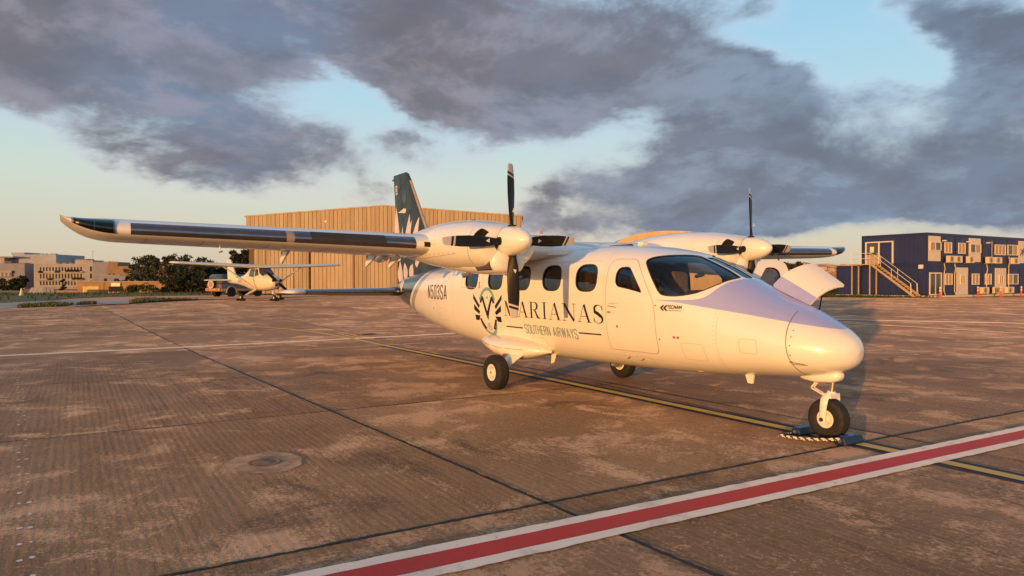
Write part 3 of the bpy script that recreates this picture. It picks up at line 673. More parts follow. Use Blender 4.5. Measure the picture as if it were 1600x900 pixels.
Mb = bpy.data.materials.new('blade_paint'); Mb.use_nodes = True; t = NT(Mb.node_tree); b = t.n['Principled BSDF']
rz = t.sep(t.new('TexCoord').outputs['Object'])[2]; rx = t.sep(t.new('TexCoord').outputs['Object'])[0]
rr = t.m('ADD', rz, t.m('MULTIPLY', t.sep(t.new('TexCoord').outputs['Object'])[1], .35))
tip = t.m('GREATER_THAN', rr, .855); st = t.m('MULTIPLY', t.m('GREATER_THAN', rr, .80), t.m('LESS_THAN', rr, .825))
t.put(b.inputs['Base Color'], t.mix(t.m('MAXIMUM', tip, st), (.013, .012, .012), (.50, .47, .44))); b.inputs['Roughness'].default_value = .45; b.inputs['Specular IOR Level'].default_value = .22
def blade_mesh():
    rings = []
    for r, c, th, tw in ((.10, .085, .07, 50), (.16, .08, .06, 46), (.22, .10, .045, 42), (.32, .135, .034, 36), (.45, .155, .026, 30), (.60, .158, .021, 25), (.75, .145, .017, 21), (.86, .122, .013, 19), (.93, .105, .010, 18), (.962, .088, .008, 18), (.968, .07, .005, 18)):
        ang = R_(tw); ring = []
        for q in np.linspace(0, 2 * PI, 14, endpoint=False):
            a, h = math.cos(q) * c / 2, math.sin(q) * th / 2 * (1 if r < .2 else (1 - .35 * math.cos(q)))
            ring.append((-a * math.sin(ang) + h * math.cos(ang), a * math.cos(ang) + h * math.sin(ang), r))   # x forward, y along the turn, z out
        rings.append(ring)
    return MB().loft(rings)
def build_prop():
    hub = empty('propeller'); hub.parent = plane; hub.location = (2.0, NAC_Y, 2.205)
    MB().lathe([(.001, .385), (.03, .378), (.075, .34), (.115, .28), (.15, .20), (.175, .11), (.187, .02), (.19, -.05), (.185, -.055), (.001, -.055)], (0, 0, 0), (1, 0, 0), 40).build('spinner', M['white'], hub, 40)
    MB().lathe([(.192, -.046), (.192, -.054)], (0, 0, 0), (1, 0, 0), 40).build('spinner_ring', M['seam'], hub)
    for k in range(4):
        o = bl.copy() if k else blade_mesh().build('blade', Mb, hub, 50)
        if k: COL.objects.link(o); o.parent = hub
        else: bl = o
        o.rotation_euler = (R_(90 * k + 1.6), 0, 0)
        d_ = MB(); d_.add([(.054, -.022, .36), (.052, .03, .355), (.054, .0, .41)], [(0, 1, 2)]); t_ = d_.build('blade_mark', M['white_dull'], o, recalc=False)
        c_ = MB().cyl((0, 0, .14), (0, 0, .20), .052, n=16).build('blade_cuff', M['void'], o, 40)
    return hub
prop = build_prop(); prop_far = copy_tree(prop, plane); prop_far.location = (2.0, -NAC_Y, 2.205)

# ---- tail ----
FIN_TE = [(1.55, -6.80), (2.2, -7.03), (2.97, -7.12), (4.36, -7.31)]; FIN_LE = [(1.75, -4.30), (1.95, -4.56), (2.86, -5.26), (4.14, -6.22), (4.30, -6.36), (4.36, -6.50)]
fle = lambda z: float(np.interp(z, *zip(*FIN_LE))); fte = lambda z: float(np.interp(z, *zip(*FIN_TE)))
fhg = lambda z: fte(z) + (fle(z) - fte(z)) * (.36 if z < 4.05 else .52)
def fin_th(x, z):
    c = fle(z) - fte(z); f = np.clip((fle(z) - x) / c, 0, 1); return max(5 * .10 * c * (.2969 * math.sqrt(f) - .126 * f - .3516 * f * f + .2843 * f ** 3 - .1036 * f ** 4), .004)
def fin_loft(fa, fb, zs, n=14, off=0.):
    rings = []
    for z in zs:
        xa, xb = fa(z), fb(z); sc = 1 if z < 4.30 else (1 - ((z - 4.30) / .0601) ** 2 * .85)
        k = [xa + (xb - xa) * (1 - math.cos(q)) / 2 for q in np.linspace(0, PI, n)]
        rings.append([(x, -(fin_th(x, z) + off) * sc, z) for x in k] + [(x, (fin_th(x, z) + off) * sc, z) for x in k[::-1]])
    return MB().loft(rings)
zs = [1.62, 1.8, 2.1, 2.5, 3, 3.5, 4.0, 4.045]; zt_ = [4.055, 4.15, 4.25, 4.30, 4.33, 4.352, 4.36]
fin_loft(lambda z: fhg(z) + .008, fle, zs + zt_).build('fin', M['navy'], plane, 50)
fin_loft(fte, lambda z: fhg(z) - .008, zs + zt_).build('rudder', M['navy'], plane, 50)
fin_loft(lambda z: fle(z) - .045, lambda z: fle(z) + .004, [2.45, 2.9, 3.4, 3.9, 4.12], 10, .004).build('fin_boot', M['leather_grey'], plane, 50)
MB().cyl((-7.30, 0, 4.25), (-7.38, 0, 4.25), .03, .02, n=10).build('tail_light', M['seam'], plane)
def fin_decal(name, poly, m_, off=.004, par=None, both=False):
    """flat paint shape carried on the fin skin"""
    b_ = bmesh.new(); vv = [b_.verts.new((x, 0, z)) for x, z in densify(poly, .04)]; b_.faces.new(vv)
    bmesh.ops.triangulate(b_, faces=b_.faces); bmesh.ops.subdivide_edges(b_, edges=[e for e in b_.edges if e.calc_length() > .12], cuts=2, use_grid_fill=True)
    bmesh.ops.triangulate(b_, faces=b_.faces)
    for q in b_.verts: q.co.y = -(fin_th(q.co.x, min(max(q.co.z, 1.6), 4.35)) + off)
    me = bpy.data.meshes.new(name); b_.to_mesh(me); b_.free(); me.materials.append(m_); o = bpy.data.objects.new(name, me); COL.objects.link(o); o.parent = plane; return o
def petal(x0, z0, x1, z1, wd, lean=0.):
    a, b_ = np.array([x0, z0]), np.array([x1, z1]); dd = b_ - a; nn = np.array([-dd[1], dd[0]]); nn /= np.linalg.norm(nn); L = []; Rr = []
    for q in np.linspace(0, 1, 12):
        w_ = wd * 1.3 * math.sin(PI * min(q * .82 + .18, 1)) ** .9; c = a + dd * q + nn * lean * math.sin(PI * q); L.append(c + nn * w_); Rr.append(c - nn * w_)
    return L + Rr[::-1]
for P in (petal(-6.92, 2.2, -7.10, 3.55, .15, .05), petal(-6.62, 2.3, -6.12, 3.30, .13, -.10), petal(-6.35, 2.3, -5.98, 3.15, .085, .04), petal(-6.1, 2.25, -5.62, 3.2, .115, -.06), petal(-6.75, 2.45, -6.60, 3.05, .05), petal(-5.7, 2.05, -5.35, 2.55, .09)):
    fin_decal('petal_marking', P, M['lilac'])
for P in (petal(-6.8, 1.62, -6.86, 2.2, .14, .03), petal(-6.45, 1.72, -6.5, 2.15, .13, -.03), petal(-6.1, 1.78, -5.9, 2.1, .12)):
    fin_decal('petal_marking', P, M['lilac'])
fin_decal('bird_marking', [(-6.98, 3.40), (-6.70, 3.43), (-6.52, 3.47), (-6.35, 3.44), (-6.2, 3.39), (-6.36, 3.36), (-6.52, 3.35), (-6.62, 3.37), (-6.8, 3.385)], mat('bird_paint', (.75, .62, .48), .35, var=.1), .006)
fin_decal('bird_marking', [(-6.36, 3.435), (-6.2, 3.41), (-6.0, 3.36), (-6.15, 3.345), (-6.37, 3.355)], M['ink'], .009)
fin_decal('fin_plate', round_poly([(-7.13, 3.86), (-6.98, 3.86), (-7.0, 4.08), (-7.15, 4.08)], .02), M['white_dull'], .006)
fin_decal('fin_plate', round_poly([(-7.105, 3.89), (-7.005, 3.89), (-7.02, 4.05), (-7.12, 4.05)], .02), M['navy_dark'], .009)
fin_decal('fin_plate', round_poly([(-7.08, 3.92), (-7.03, 3.92), (-7.045, 4.02), (-7.095, 4.02)], .02), M['white_dull'], .012)
fin_decal('fin_patch', [(-6.45 + .10 * math.cos(q), 3.72 + .13 * math.sin(q)) for q in np.linspace(0, 2 * PI, 20, endpoint=False)], M['navy_dark'], .005)
fin_decal('rudder_seam', [(fhg(4.05), 4.05), (fhg(4.05) - .12, 4.05), (fhg(4.2) - .12, 4.04), (fhg(3.9), 3.95)], M['ink'], .006)
# petal on the tail cone
def body_patch(name, body, poly, side, m_, off=.003, par=None, step=.03, sub=.1):
    """paint shape (x, z) laid on a loft body"""
    b_ = bmesh.new(); vv = [b_.verts.new((x, 0, z)) for x, z in densify(poly, step)]; b_.faces.new(vv)
    bmesh.ops.triangulate(b_, faces=b_.faces)
    for _ in range(2):
        e = [e for e in b_.edges if e.calc_length() > sub]
        if not e: break
        bmesh.ops.subdivide_edges(b_, edges=e, cuts=1); bmesh.ops.triangulate(b_, faces=b_.faces)
    C_ = np.array([(q.co.x, q.co.z) for q in b_.verts]); v_ = body.v_of(C_[:, 0], C_[:, 1]); p = body.pos(C_[:, 0], v_, side) + body.nrm(C_[:, 0], v_, side) * off
    for q, k in zip(b_.verts, p): q.co = k
    bmesh.ops.recalc_face_normals(b_, faces=b_.faces)
    me = bpy.data.meshes.new(name); b_.to_mesh(me); b_.free(); me.materials.append(m_); o = bpy.data.objects.new(name, me); COL.objects.link(o); o.parent = par or plane; return o
body_patch('petal_marking', FUS, [(-6.45, 1.70), (-6.2, 1.72), (-6.0, 1.66), (-6.1, 1.5), (-6.25, 1.42), (-6.33, 1.5)], -1, M['lilac'])
# tailplane
SX = -6.30
def stab_ring(y, xl, c, z, th=.12): return [(xl - f * c, y, z + h * c * th / .16) for f, h in FO]
for s in (-1, 1):
    MB().loft([stab_ring(s * y, SX - .02 * y, 1.12 - .14 * y, 1.45) for y in (0, .3, 1, 2, 2.60)]).build('tailplane', M['navy_dark'] if False else M['white'], plane, 50)
    rings = []
    for y in np.linspace(.28, 2.50, 6):
        k = int(np.argmin(FO[:, 0])); xl, c = SX - .02 * y, 1.12 - .14 * y
        r = np.array([(xl - f * c, s * y, 1.45 + h * c * .75) for f, h in FO[k - 6:k + 7]]); tg = np.gradient(r, axis=0); nn = np.stack([tg[:, 2], 0 * tg[:, 0], -tg[:, 0]], 1); nn /= np.linalg.norm(nn, axis=1, keepdims=True)
        if nn[6, 0] < 0: nn = -nn
        rings.append(list(r + nn * .004))
    MB().loft(rings, closed=False, caps=False).build('deicing_boot', M['boot'], plane, 60)
    # horn at the tip, reaching forward
    rings = [stab_ring(s * y, SX + dx, c, 1.45, t_) for y, dx, c, t_ in ((2.52, -.03, .78, .13), (2.62, .06, .88, .13), (2.78, .14, .92, .12), (2.88, .13, .86, .10), (2.95, .02, .68, .07), (2.985, -.18, .40, .03))]
    MB().loft(rings).build('elevator_horn', M['white'], plane, 50)
    MB().loft([superel3(SX - .02 + k, s * .20, 1.45, a, b_) for k, a, b_ in ((.1, .02, .02), (.06, .12, .06), (0, .17, .09), (-.3, .19, .12), (-.9, .14, .09))]).build('tailplane_root', M['navy_dark'], plane, 50)

# ---- landing gear ----
def wheel(parent, x, y, r, wd, rr, nspk):
    """tyre + rim; x, y of the axle, standing on the ground"""
    o = (x, y, r); h = wd / 2
    wh = MB().lathe([(rr, -h * .72), (rr + .012, -h * .86), (r * .78, -h), (r * .90, -h * .93), (r * .965, -h * .72), (r, -h * .35), (r * 1.0, -h * .18), (r * .99, -h * .12), (r * 1.0, -h * .06), (r * 1.0, h * .06), (r * .99, h * .12), (r, h * .18), (r, h * .35), (r * .965, h * .72), (r * .90, h * .93), (r * .78, h), (rr + .012, h * .86), (rr, h * .72), (rr, -h * .72)], o, (0, 1, 0), 48).build('wheel', M['tyre'], parent, 40)
    m_ = MB()
    for s in (-1, 1):
        m_.lathe([(rr + .008, s * h * .84), (rr - .005, s * h * .90), (rr - .022, s * h * .84), (rr - .03, s * h * .62), (rr * .52, s * h * .50), (rr * .42, s * h * .80), (rr * .30, s * h * .88), (.001, s * h * .88)], o, (0, 1, 0), 36)
    m_.build('rim', M['white_dull'], wh, 40)
    d_ = MB()
    for s in (-1, 1):
        for k in range(nspk):
            q = 2 * PI * k / nspk; c_ = rr * .70; rad = rr * .135
            d_.cyl((x + c_ * math.cos(q), y + s * h * .53, r + c_ * math.sin(q)), (x + c_ * math.cos(q), y + s * h * .575, r + c_ * math.sin(q)), rad, n=8)
    d_.build('rim_hole', M['void'], wh)
    MB().cyl((x, y - h * 1.0, r), (x, y + h * 1.0, r), rr * .14, n=12).build('axle', M['seam'], wh)
    return wh
for s in (-1, 1):
    gear = empty('main_gear'); gear.parent = plane
    wheel(gear, 0, s * 1.293, .275, .20, .125, 10)
    sec = [(-.15, -.70, .62, .62, .16), (-.10, -.86, .54, .50, .13), (-.03, -.99, .47, .36, .085), (.015, -1.10, .39, .24, .05), (.0, -1.155, .30, .13, .035), (0, -1.165, .22, .10, .03)]
    MB().loft([[(x + a * math.cos(q) * (1 if math.cos(q) > 0 else 1.0), s * -y_ + 0 * a + th * .6 * math.sin(q) * (s), z + th * .8 * math.sin(q)) for q in np.linspace(0, 2 * PI, 18, endpoint=False)] for x, y_, z, a, th in [(k[0], k[1], k[2], k[3] / 2, k[4] / 2) for k in sec]]).build('gear_leg', M['white'], gear, 50)
    MB().lathe([(.001, -.03), (.085, -.03), (.085, .03), (.001, .03)], (0, s * 1.17, .275), (0, 1, 0), 24).build('brake_disc', M['metal'], gear, 40)
    MB().box((-.09, s * 1.165, .27), (.07, .09, .13)).build('brake_caliper', M['brake'], gear, bevel=.012)
    MB().box((.02, s * 1.15, .37), (.12, .07, .05)).build('brake_caliper', M['brake'], gear, bevel=.012)
    MB().tube([(-.10, s * 1.15, .33), (-.16, s * 1.08, .40), (-.13, s * .98, .47), (-.05, s * .9, .55)], .010, 6).build('brake_hose', M['brake'], gear)
    # sponson
    rings = []
    for x, w_, h, zc, dy in ((.52, .03, .02, .60, -.05), (.40, .14, .06, .605, -.03), (.25, .24, .11, .61, 0), (.0, .31, .155, .605, .01), (-.25, .35, .18, .60, .02), (-.6, .35, .165, .62, .03), (-.9, .29, .125, .65, .035), (-1.15, .21, .085, .675, .04), (-1.32, .11, .04, .69, .03), (-1.38, .02, .01, .695, .02)):
        rings.append([(x, s * (.66 + dy + w_ * np.sign(math.cos(q)) * abs(math.cos(q)) ** .8), zc + h * math.sin(q) * (1.0 if math.sin(q) > 0 else 1.05)) for q in np.linspace(0, 2 * PI, 24, endpoint=False)])
    MB().loft(rings).build('gear_fairing', M['white'], gear, 50)
    MB().tube([(.2, s * .915, .62), (0, s * .985, .62), (-.4, s * 1.042, .625), (-.8, s * 1.02, .65), (-1.1, s * .925, .68)], .004, 6).build('fairing_seam', M['seam'], gear)
ng = empty('nose_gear'); ng.parent = plane; nx = 4.868
wheel(ng, nx, 0, .222, .15, .09, 6)
MB().loft([superel3(x, 0, z, w_, h) for x, z, w_, h in ((5.03, .70, .03, .02), (5.0, .69, .07, .05), (4.93, .68, .09, .065), (4.75, .66, .095, .065), (4.62, .655, .08, .05), (4.55, .65, .05, .03))]).build('gear_housing', M['white'], ng, 50)
MB().cyl((nx + .06, 0, .70), (nx + .025, 0, .42), .026, n=16).build('oleo_strut', M['metal'], ng, 50)
m_ = MB()
for s in (-1, 1):
    rings = []
    for x, y_, z, a, b_ in ((nx + .03, .02, .485, .05, .03), (nx + .025, .07, .475, .05, .026), (nx + .02, .105, .44, .045, .022), (nx + .012, .112, .37, .042, .018), (nx + .004, .112, .29, .038, .016), (nx, .112, .222, .038, .018), (nx, .112, .19, .03, .018)):
        rings.append([(x + a * math.cos(q), s * (y_ + b_ * math.sin(q) * (1 if z < .45 else .2)), z + (b_ * math.sin(q) if z >= .45 else 0)) for q in np.linspace(0, 2 * PI, 14, endpoint=False)])
    m_.loft(rings)
m_.cyl((nx + .035, 0, .52), (nx + .028, 0, .45), .045, n=18).box((nx + .03, 0, .475), (.10, .16, .045))
m_.build('fork', M['white'], ng, 45, bevel=0)
for s in (-1, 1): MB().cyl((nx, s * .125, .222), (nx, s * .137, .222), .022, n=14).build('axle_nut', M['gasket'], ng)
for p in (((nx - .10, .60), (nx - .20, .53)), ((nx - .20, .53), (nx - .02, .46))):
    m_ = MB()
    for s in (-.022, .022): m_.cyl((p[0][0], s, p[0][1] + (.05 if p[0][0] > nx - .15 else 0)), (p[1][0], s, p[1][1]), .009, n=8)
    m_.build('torque_link', M['white_dull'], ng)
MB().cyl((nx - .20, -.035, .53), (nx - .20, .035, .53), .013, n=8).build('link_pin', M['seam'], ng)

# ---- lettering: strokes laid on the skin ----
def stroke(m_, pts, wd, fn):
    """ribbon along a polyline with mitred corners; wd scalar or per point; fn maps (a, b) to the skin"""
    pts = [np.array(p, float) for p in pts]; closed = np.allclose(pts[0], pts[-1]); n = len(pts)
    wd = wd if isinstance(wd, (list, tuple, np.ndarray)) else [wd] * n; L = []; Rr = []
    for i in range(n):
        pa = pts[i - 1] if i > 0 else (pts[-2] if closed else None); pb = pts[i + 1] if i < n - 1 else (pts[1] if closed else None)
        d1 = (pts[i] - pa) if pa is not None else (pb - pts[i]); d2 = (pb - pts[i]) if pb is not None else d1
        d1 = d1 / (np.linalg.norm(d1) + 1e-12); d2 = d2 / (np.linalg.norm(d2) + 1e-12)
        n1 = np.array([-d1[1], d1[0]]); n2 = np.array([-d2[1], d2[0]]); mt = n1 + n2; mt /= (np.linalg.norm(mt) + 1e-12); k = 1 / max(mt @ n1, .45)
        L.append(pts[i] + mt * k * wd[i] / 2); Rr.append(pts[i] - mt * k * wd[i] / 2)
    b0 = len(m_.v); rows = []
    for i in range(n):
        rows.append((L[i], Rr[i]))
        if i < n - 1:
            k = int(np.linalg.norm(pts[i + 1] - pts[i]) / .12)
            for j in range(1, k + 1): q = j / (k + 1); rows.append((L[i] * (1 - q) + L[i + 1] * q, Rr[i] * (1 - q) + Rr[i + 1] * q))
    m_.add([fn(*p) for r in rows for p in r], [(2 * i, 2 * i + 1, 2 * i + 3, 2 * i + 2) for i in range(len(rows) - 1)])
def arc(cx, cy, rx, ry, a0, a1, n=12): return [(cx + rx * math.cos(R_(a)), cy + ry * math.sin(R_(a))) for a in np.linspace(a0, a1, n)]
def skin(x0, z0, sx, sz, body=FUS, side=-1, off=.004, lean=0.):
    def fn(a, b_):
        x, z = x0 + a * sx, z0 + b_ * sz + lean * a * sx; v_ = body.v_of(np.array([x]), np.array([z]))
        return body.pos(np.array([x]), v_, side)[0] + body.nrm(np.array([x]), v_, side)[0] * off
    return fn
SANS = {  # strokes in a box 1 high, width first
 'S': (.46, [[(.44, .80), (.44, .86)] + arc(.23, .80, .21, .17, 0, 180, 10)[1:] + [(.02, .70), (.08, .58), (.38, .42), (.44, .30)] + arc(.23, .20, .21, .17, 0, -180, 10) + [(.02, .27)]]),
 'O': (.46, [arc(.23, .78, .20, .19, 0, 180, 10) + [(.03, .22)] + arc(.23, .22, .20, .19, 180, 360, 10) + [(.43, .78)]]),
 'U': (.46, [[(.03, .97), (.03, .22)] + arc(.23, .22, .20, .19, 180, 360, 10) + [(.43, .97)]]),
 'T': (.42, [[(.0, .95), (.42, .95)], [(.21, .90), (.21, .03)]]), 'I': (.10, [[(.05, .97), (.05, .03)]]),
 'H': (.46, [[(.03, .97), (.03, .03)], [(.43, .97), (.43, .03)], [(.07, .52), (.39, .52)]]),
 'E': (.38, [[(.38, .94), (.04, .94), (.04, .06), (.38, .06)], [(.08, .52), (.33, .52)]]),
 'R': (.44, [[(.04, .03), (.04, .94), (.24, .94)] + arc(.24, .74, .17, .20, 90, -90, 8)[1:] + [(.08, .54)], [(.25, .50), (.42, .03)]]),
 'N': (.48, [[(.04, .03), (.04, .97)], [(.44, .03), (.44, .97)], [(.075, .93), (.405, .07)]]), 'A': (.50, [[(.03, .03), (.24, .97)], [(.26, .97), (.47, .03)], [(.13, .30), (.37, .30)]]),
 'W': (.66, [[(.03, .97), (.18, .03)], [(.18, .03), (.33, .97)], [(.33, .97), (.48, .03)], [(.48, .03), (.63, .97)]]), 'Y': (.48, [[(.03, .97), (.24, .47), (.45, .97)], [(.24, .44), (.24, .03)]]),
 'C': (.46, [[(.43, .72), (.43, .80)] + arc(.23, .78, .20, .18, 10, 180, 9) + [(.03, .22)] + arc(.23, .22, .20, .18, 180, 350, 9) + [(.43, .28)]]),
 'M': (.60, [[(.04, .03), (.04, .97)], [(.56, .03), (.56, .97)], [(.08, .92), (.30, .30), (.52, .92)]]), '0': (.44, [arc(.22, .78, .18, .19, 0, 180, 10) + [(.04, .22)] + arc(.22, .22, .18, .19, 180, 360, 10) + [(.40, .78)]]),
 '5': (.44, [[(.40, .94), (.06, .94), (.05, .53), (.12, .60)] + arc(.22, .40, .18, .22, 90, 0, 6) + arc(.22, .22, .18, .19, 0, -180, 9) + [(.04, .27)]]),
 '3': (.44, [[(.04, .76)] + arc(.22, .78, .18, .18, 180, 0, 9) + [(.38, .64), (.22, .53), (.39, .42)] + arc(.22, .22, .18, .19, 0, -180, 9) + [(.04, .27)]])}
def sans(text, x0, z0, w_, h, wt, m_, name, par, sp=.12, lean=0.):
    tot = sum((SANS[c][0] if c != ' ' else .22) + sp for c in text) - sp; k = w_ / tot; a = 0
    for i, c in enumerate(text):
        if c != ' ':
            b_ = MB()
            for j_, st_ in enumerate(SANS[c][1]): stroke(b_, [(x0 + (a + p) * k, z0 + q * h) for p, q in st_], wt, skin(0, 0, 1, 1, off=.0040 + .0004 * j_))
            b_.build(name, m_, par, recalc=False)
        a += (SANS[c][0] if c != ' ' else .22) + sp
sans('N503SA', -3.89, 1.335, 1.08, .29, .027, M['ink'], 'registration_letter', plane, .17)
sans('SOUTHERN AIRWAYS', .0, .862, 1.385, .150, .019, M['teal'], 'small_letter', plane, .13)
for xa, xb in ((-.57, -.06), (1.43, 1.935)):
    b_ = MB(); stroke(b_, [(xa, .945 if xa < 0 else .96), (xb, .945 if xa < 0 else .965)], .020, skin(0, 0, 1, 1)); b_.build('rule_mark', M['ink'], plane, recalc=False)
HA, TH = .026, .13   # hairline and stem
def serif(a, b_, y, w_=.15): return ([(a - w_ / 2, y), (a + w_ / 2, y)], HA)
def vw(pts, ws): return (pts, ws)
SER = {
 'M': (1.0, [([(.10, .02), (.10, .98)], HA), ([(.13, .97), (.46, .03)], TH), ([(.49, .05), (.82, .97)], HA), ([(.86, .0), (.86, 1.0)], TH), ([(.0, .01), (.2, .01)], HA), ([(.72, .01), (1.0, .01)], HA), ([(.0, .99), (.12, .99)], HA), ([(.86, .99), (1.0, .99)], HA)]),
 'A': (.86, [([(.12, .02), (.40, .97)], HA), ([(.42, .99), (.70, .02)], TH), ([(.22, .33), (.57, .33)], HA), ([(.0, .01), (.23, .01)], HA), ([(.56, .01), (.86, .01)], HA)]),
 'R': (.84, [([(.15, .0), (.15, 1.0)], TH), ([(.0, .01), (.30, .01)], HA), ([(.0, .99), (.36, .99)], HA), vw([(.36, .985)] + arc(.38, .75, .22, .235, 80, -80, 11) + [(.20, .51)], [HA] + [.026, .05, .08, .11, .125, .13, .125, .11, .08, .05, .026] + [HA]), ([(.36, .50), (.46, .44), (.60, .10), (.70, .03), (.82, .03)], [.03, .09, .125, .07, .03])]),
 'I': (.40, [([(.20, .0), (.20, 1.0)], TH), ([(.04, .01), (.36, .01)], HA), ([(.04, .99), (.36, .99)], HA)]),
 'N': (.90, [([(.12, .02), (.12, .96)], HA), ([(.14, .98), (.76, .02)], TH), ([(.78, .06), (.78, .98)], HA), ([(.0, .01), (.24, .01)], HA), ([(.0, .99), (.16, .99)], HA), ([(.66, .99), (.90, .99)], HA)]),
 'S': (.62, [vw([(.54, .74), (.53, .84)] + arc(.31, .77, .22, .22, 40, 170, 8) + [(.12, .62), (.30, .52), (.48, .38)] + arc(.31, .235, .24, .235, 20, -150, 10) + [(.06, .24)], [.03, .025] + [.03, .026, .03, .04, .065, .09, .115, .125] + [.14, .15, .145] + [.125, .115, .10, .07, .05, .035, .028, .026, .03, .03] + [.03]), ([(.55, .70), (.55, .95)], HA), ([(.055, .05), (.055, .32)], HA)])}
tot = sum(SER[c][0] + .10 for c in 'MARIANAS') - .10; k = 2.60 / tot; a = 0
for i, c in enumerate('MARIANAS'):
    b_ = MB()
    for j, (p, wd) in enumerate(SER[c][1]):
        stroke(b_, [(-.565 + (a + q[0]) * k, 1.122 + q[1] * .252) for q in p], wd if not isinstance(wd, (int, float)) and False else (np.array(wd) * k * .88 if not isinstance(wd, (int, float)) else wd * k * .88), skin(0, 0, 1, 1, off=.0038 + .0005 * j))
    b_.build('title_letter', M['ink'], plane, recalc=False); a += SER[c][0] + .10
# emblem: winged V in a ring
em = empty('emblem'); em.parent = plane; ex, ez = -1.145, 1.17
b_ = MB()
stroke(b_, arc(ex, ez + .02, .285, .375, 28, 152, 22), .056, skin(0, 0, 1, 1)); b_.build('emblem_ring', M['teal'], em, recalc=False); b_ = MB(); stroke(b_, arc(ex, ez - .02, .285, .375, 205, 335, 24), .056, skin(0, 0, 1, 1)); b_.build('emblem_ring', M['teal'], em, recalc=False)
for s in (-1, 1):
    for q in ([(.50, .30), (.50, .22), (.30, .05), (.26, .10)], [(.47, .12), (.47, .02), (.29, -.055), (.265, .0)], [(.45, -.07), (.45, -.165), (.33, -.165), (.26, -.075)]):
        body_patch('emblem_feather', FUS, [(ex + s * a_, ez + c_) for a_, c_ in q], -1, M['ink'], .004, em)
    body_patch('emblem_feather', FUS, [(ex + s * a_, ez + c_) for a_, c_ in ((.30, -.13), (.225, -.13), (.225, -.16), (.115, -.29), (.155, -.31), (.20, -.30))], -1, M['ink'], .0045, em)
body_patch('emblem_letter', FUS, [(ex + a_, ez + c_) for a_, c_ in ((-.26, .16), (-.18, .27), (-.135, .26), (.0, .0), (.135, .26), (.18, .27), (.26, .16), (.205, .14), (.165, .20), (.0, -.15), (-.165, .20), (-.205, .14))], -1, M['ink'], .005, em)
b_ = MB(); stroke(b_, arc(ex, ez - .265, .062, .062, 0, 360, 20), .012, skin(0, 0, 1, 1)); stroke(b_, [(ex - .03, ez - .30), (ex, ez - .24), (ex + .03, ez - .30)], .012, skin(0, 0, 1, 1, off=.0045)); stroke(b_, [(ex - .03, ez - .235), (ex + .03, ez - .255)], .01, skin(0, 0, 1, 1, off=.005)); b_.build('emblem_ring', M['teal'], em, recalc=False)
body_patch('emblem_star', FUS, [(ex + .035 * r_ * math.cos(q), ez + .245 + .035 * r_ * math.sin(q)) for q, r_ in [(PI / 2 + PI * i / 5, 1 if i % 2 == 0 else .42) for i in range(10)]], -1, M['teal'], .004, em, .1)
# maker's mark under the windscreen
for dx in (0, .05):
    b_ = MB(); stroke(b_, [(3.155 + dx, 1.405), (3.115 + dx, 1.372), (3.155 + dx, 1.339)], .022, skin(0, 0, 1, 1)); b_.build('maker_mark', M['ink'], plane, recalc=False)
sans('TECNAM', 3.215, 1.365, .205, .042, .009, M['ink'], 'maker_letter', plane, .10)
b_ = MB(); stroke(b_, [(3.215, 1.345), (3.42, 1.343)], .006, skin(0, 0, 1, 1)); b_.build('maker_mark', M['ink'], plane, recalc=False)
b_ = MB(); stroke(b_, [(2.115, 1.285), (2.185, 1.283)], .022, skin(0, 0, 1, 1)); b_.build('door_placard', M['red_ink'], plane, recalc=False)
b_ = MB(); stroke(b_, [(-1.95, 1.607), (-1.70, 1.607)], .008, skin(0, 0, 1, 1)); b_.build('door_placard', M['seam'], plane, recalc=False)

# ================= chocks at the nose wheel =================
ck = empty('wheel_chocks', (nx, 0, 0), label='pair of black and blue wheel chocks joined by a twisted rope at the nose wheel', cat='wheel chocks')
Mck = mat('chock_black', (.010, .025, .075), .4, var=.2); Mcb = mat('chock_blue', (.012, .12, .48), .35, var=.2)
for x in (-.275, .26):
    s = 1 if x < 0 else -1
    c_ = MB().prism([(-.065, .0), (.065, .0), (.065, .025), (.038, .085), (-.038, .085), (-.065, .025)], lambda a, q, h: (x + a, -.19 + h, q + .003), .33).build('chock_block', Mck, ck, bevel=.012)
    MB().box((x, -.06, .091), (.07, .18, .010)).build('chock_face', Mcb, c_, bevel=.004)
    MB().cyl((x, -.205, .05), (x, -.185, .05), .018, n=10).build('rope_eye', M['metal'], c_)
Mrp = bpy.data.materials.new('rope'); Mrp.use_nodes = True; t = NT(Mrp.node_tree); b = t.n['Principled BSDF']
sx_ = t.sep(t.new('TexCoord').outputs['Object']); wv = t.m('FRACT', t.m('ADD', t.m('MULTIPLY', sx_[0], 13), t.m('MULTIPLY', sx_[2], 18)))
t.put(b.inputs['Base Color'], t.mix(t.smooth(wv, .35, .5), (.04, .05, .08), (.75, .66, .58))); b.inputs['Roughness'].default_value = .9
for ph in (0, PI):
    pts = []
    for q in np.linspace(0, 1, 60):
        x = .26 - .80 * q; y = -.205 - .17 * math.sin(min(q * 1.35, 1) * PI * .55); z = .05 * (1 - q) ** 3 + .020
        if q > .75: y += (q - .75) * .75; x += (q - .75) * .9
        pts.append((x + 0, y + .010 * math.cos(q * 60 + ph), z + .010 * math.sin(q * 60 + ph)))
    MB().tube(pts, .0095, 6).build('rope', Mrp, ck, True)

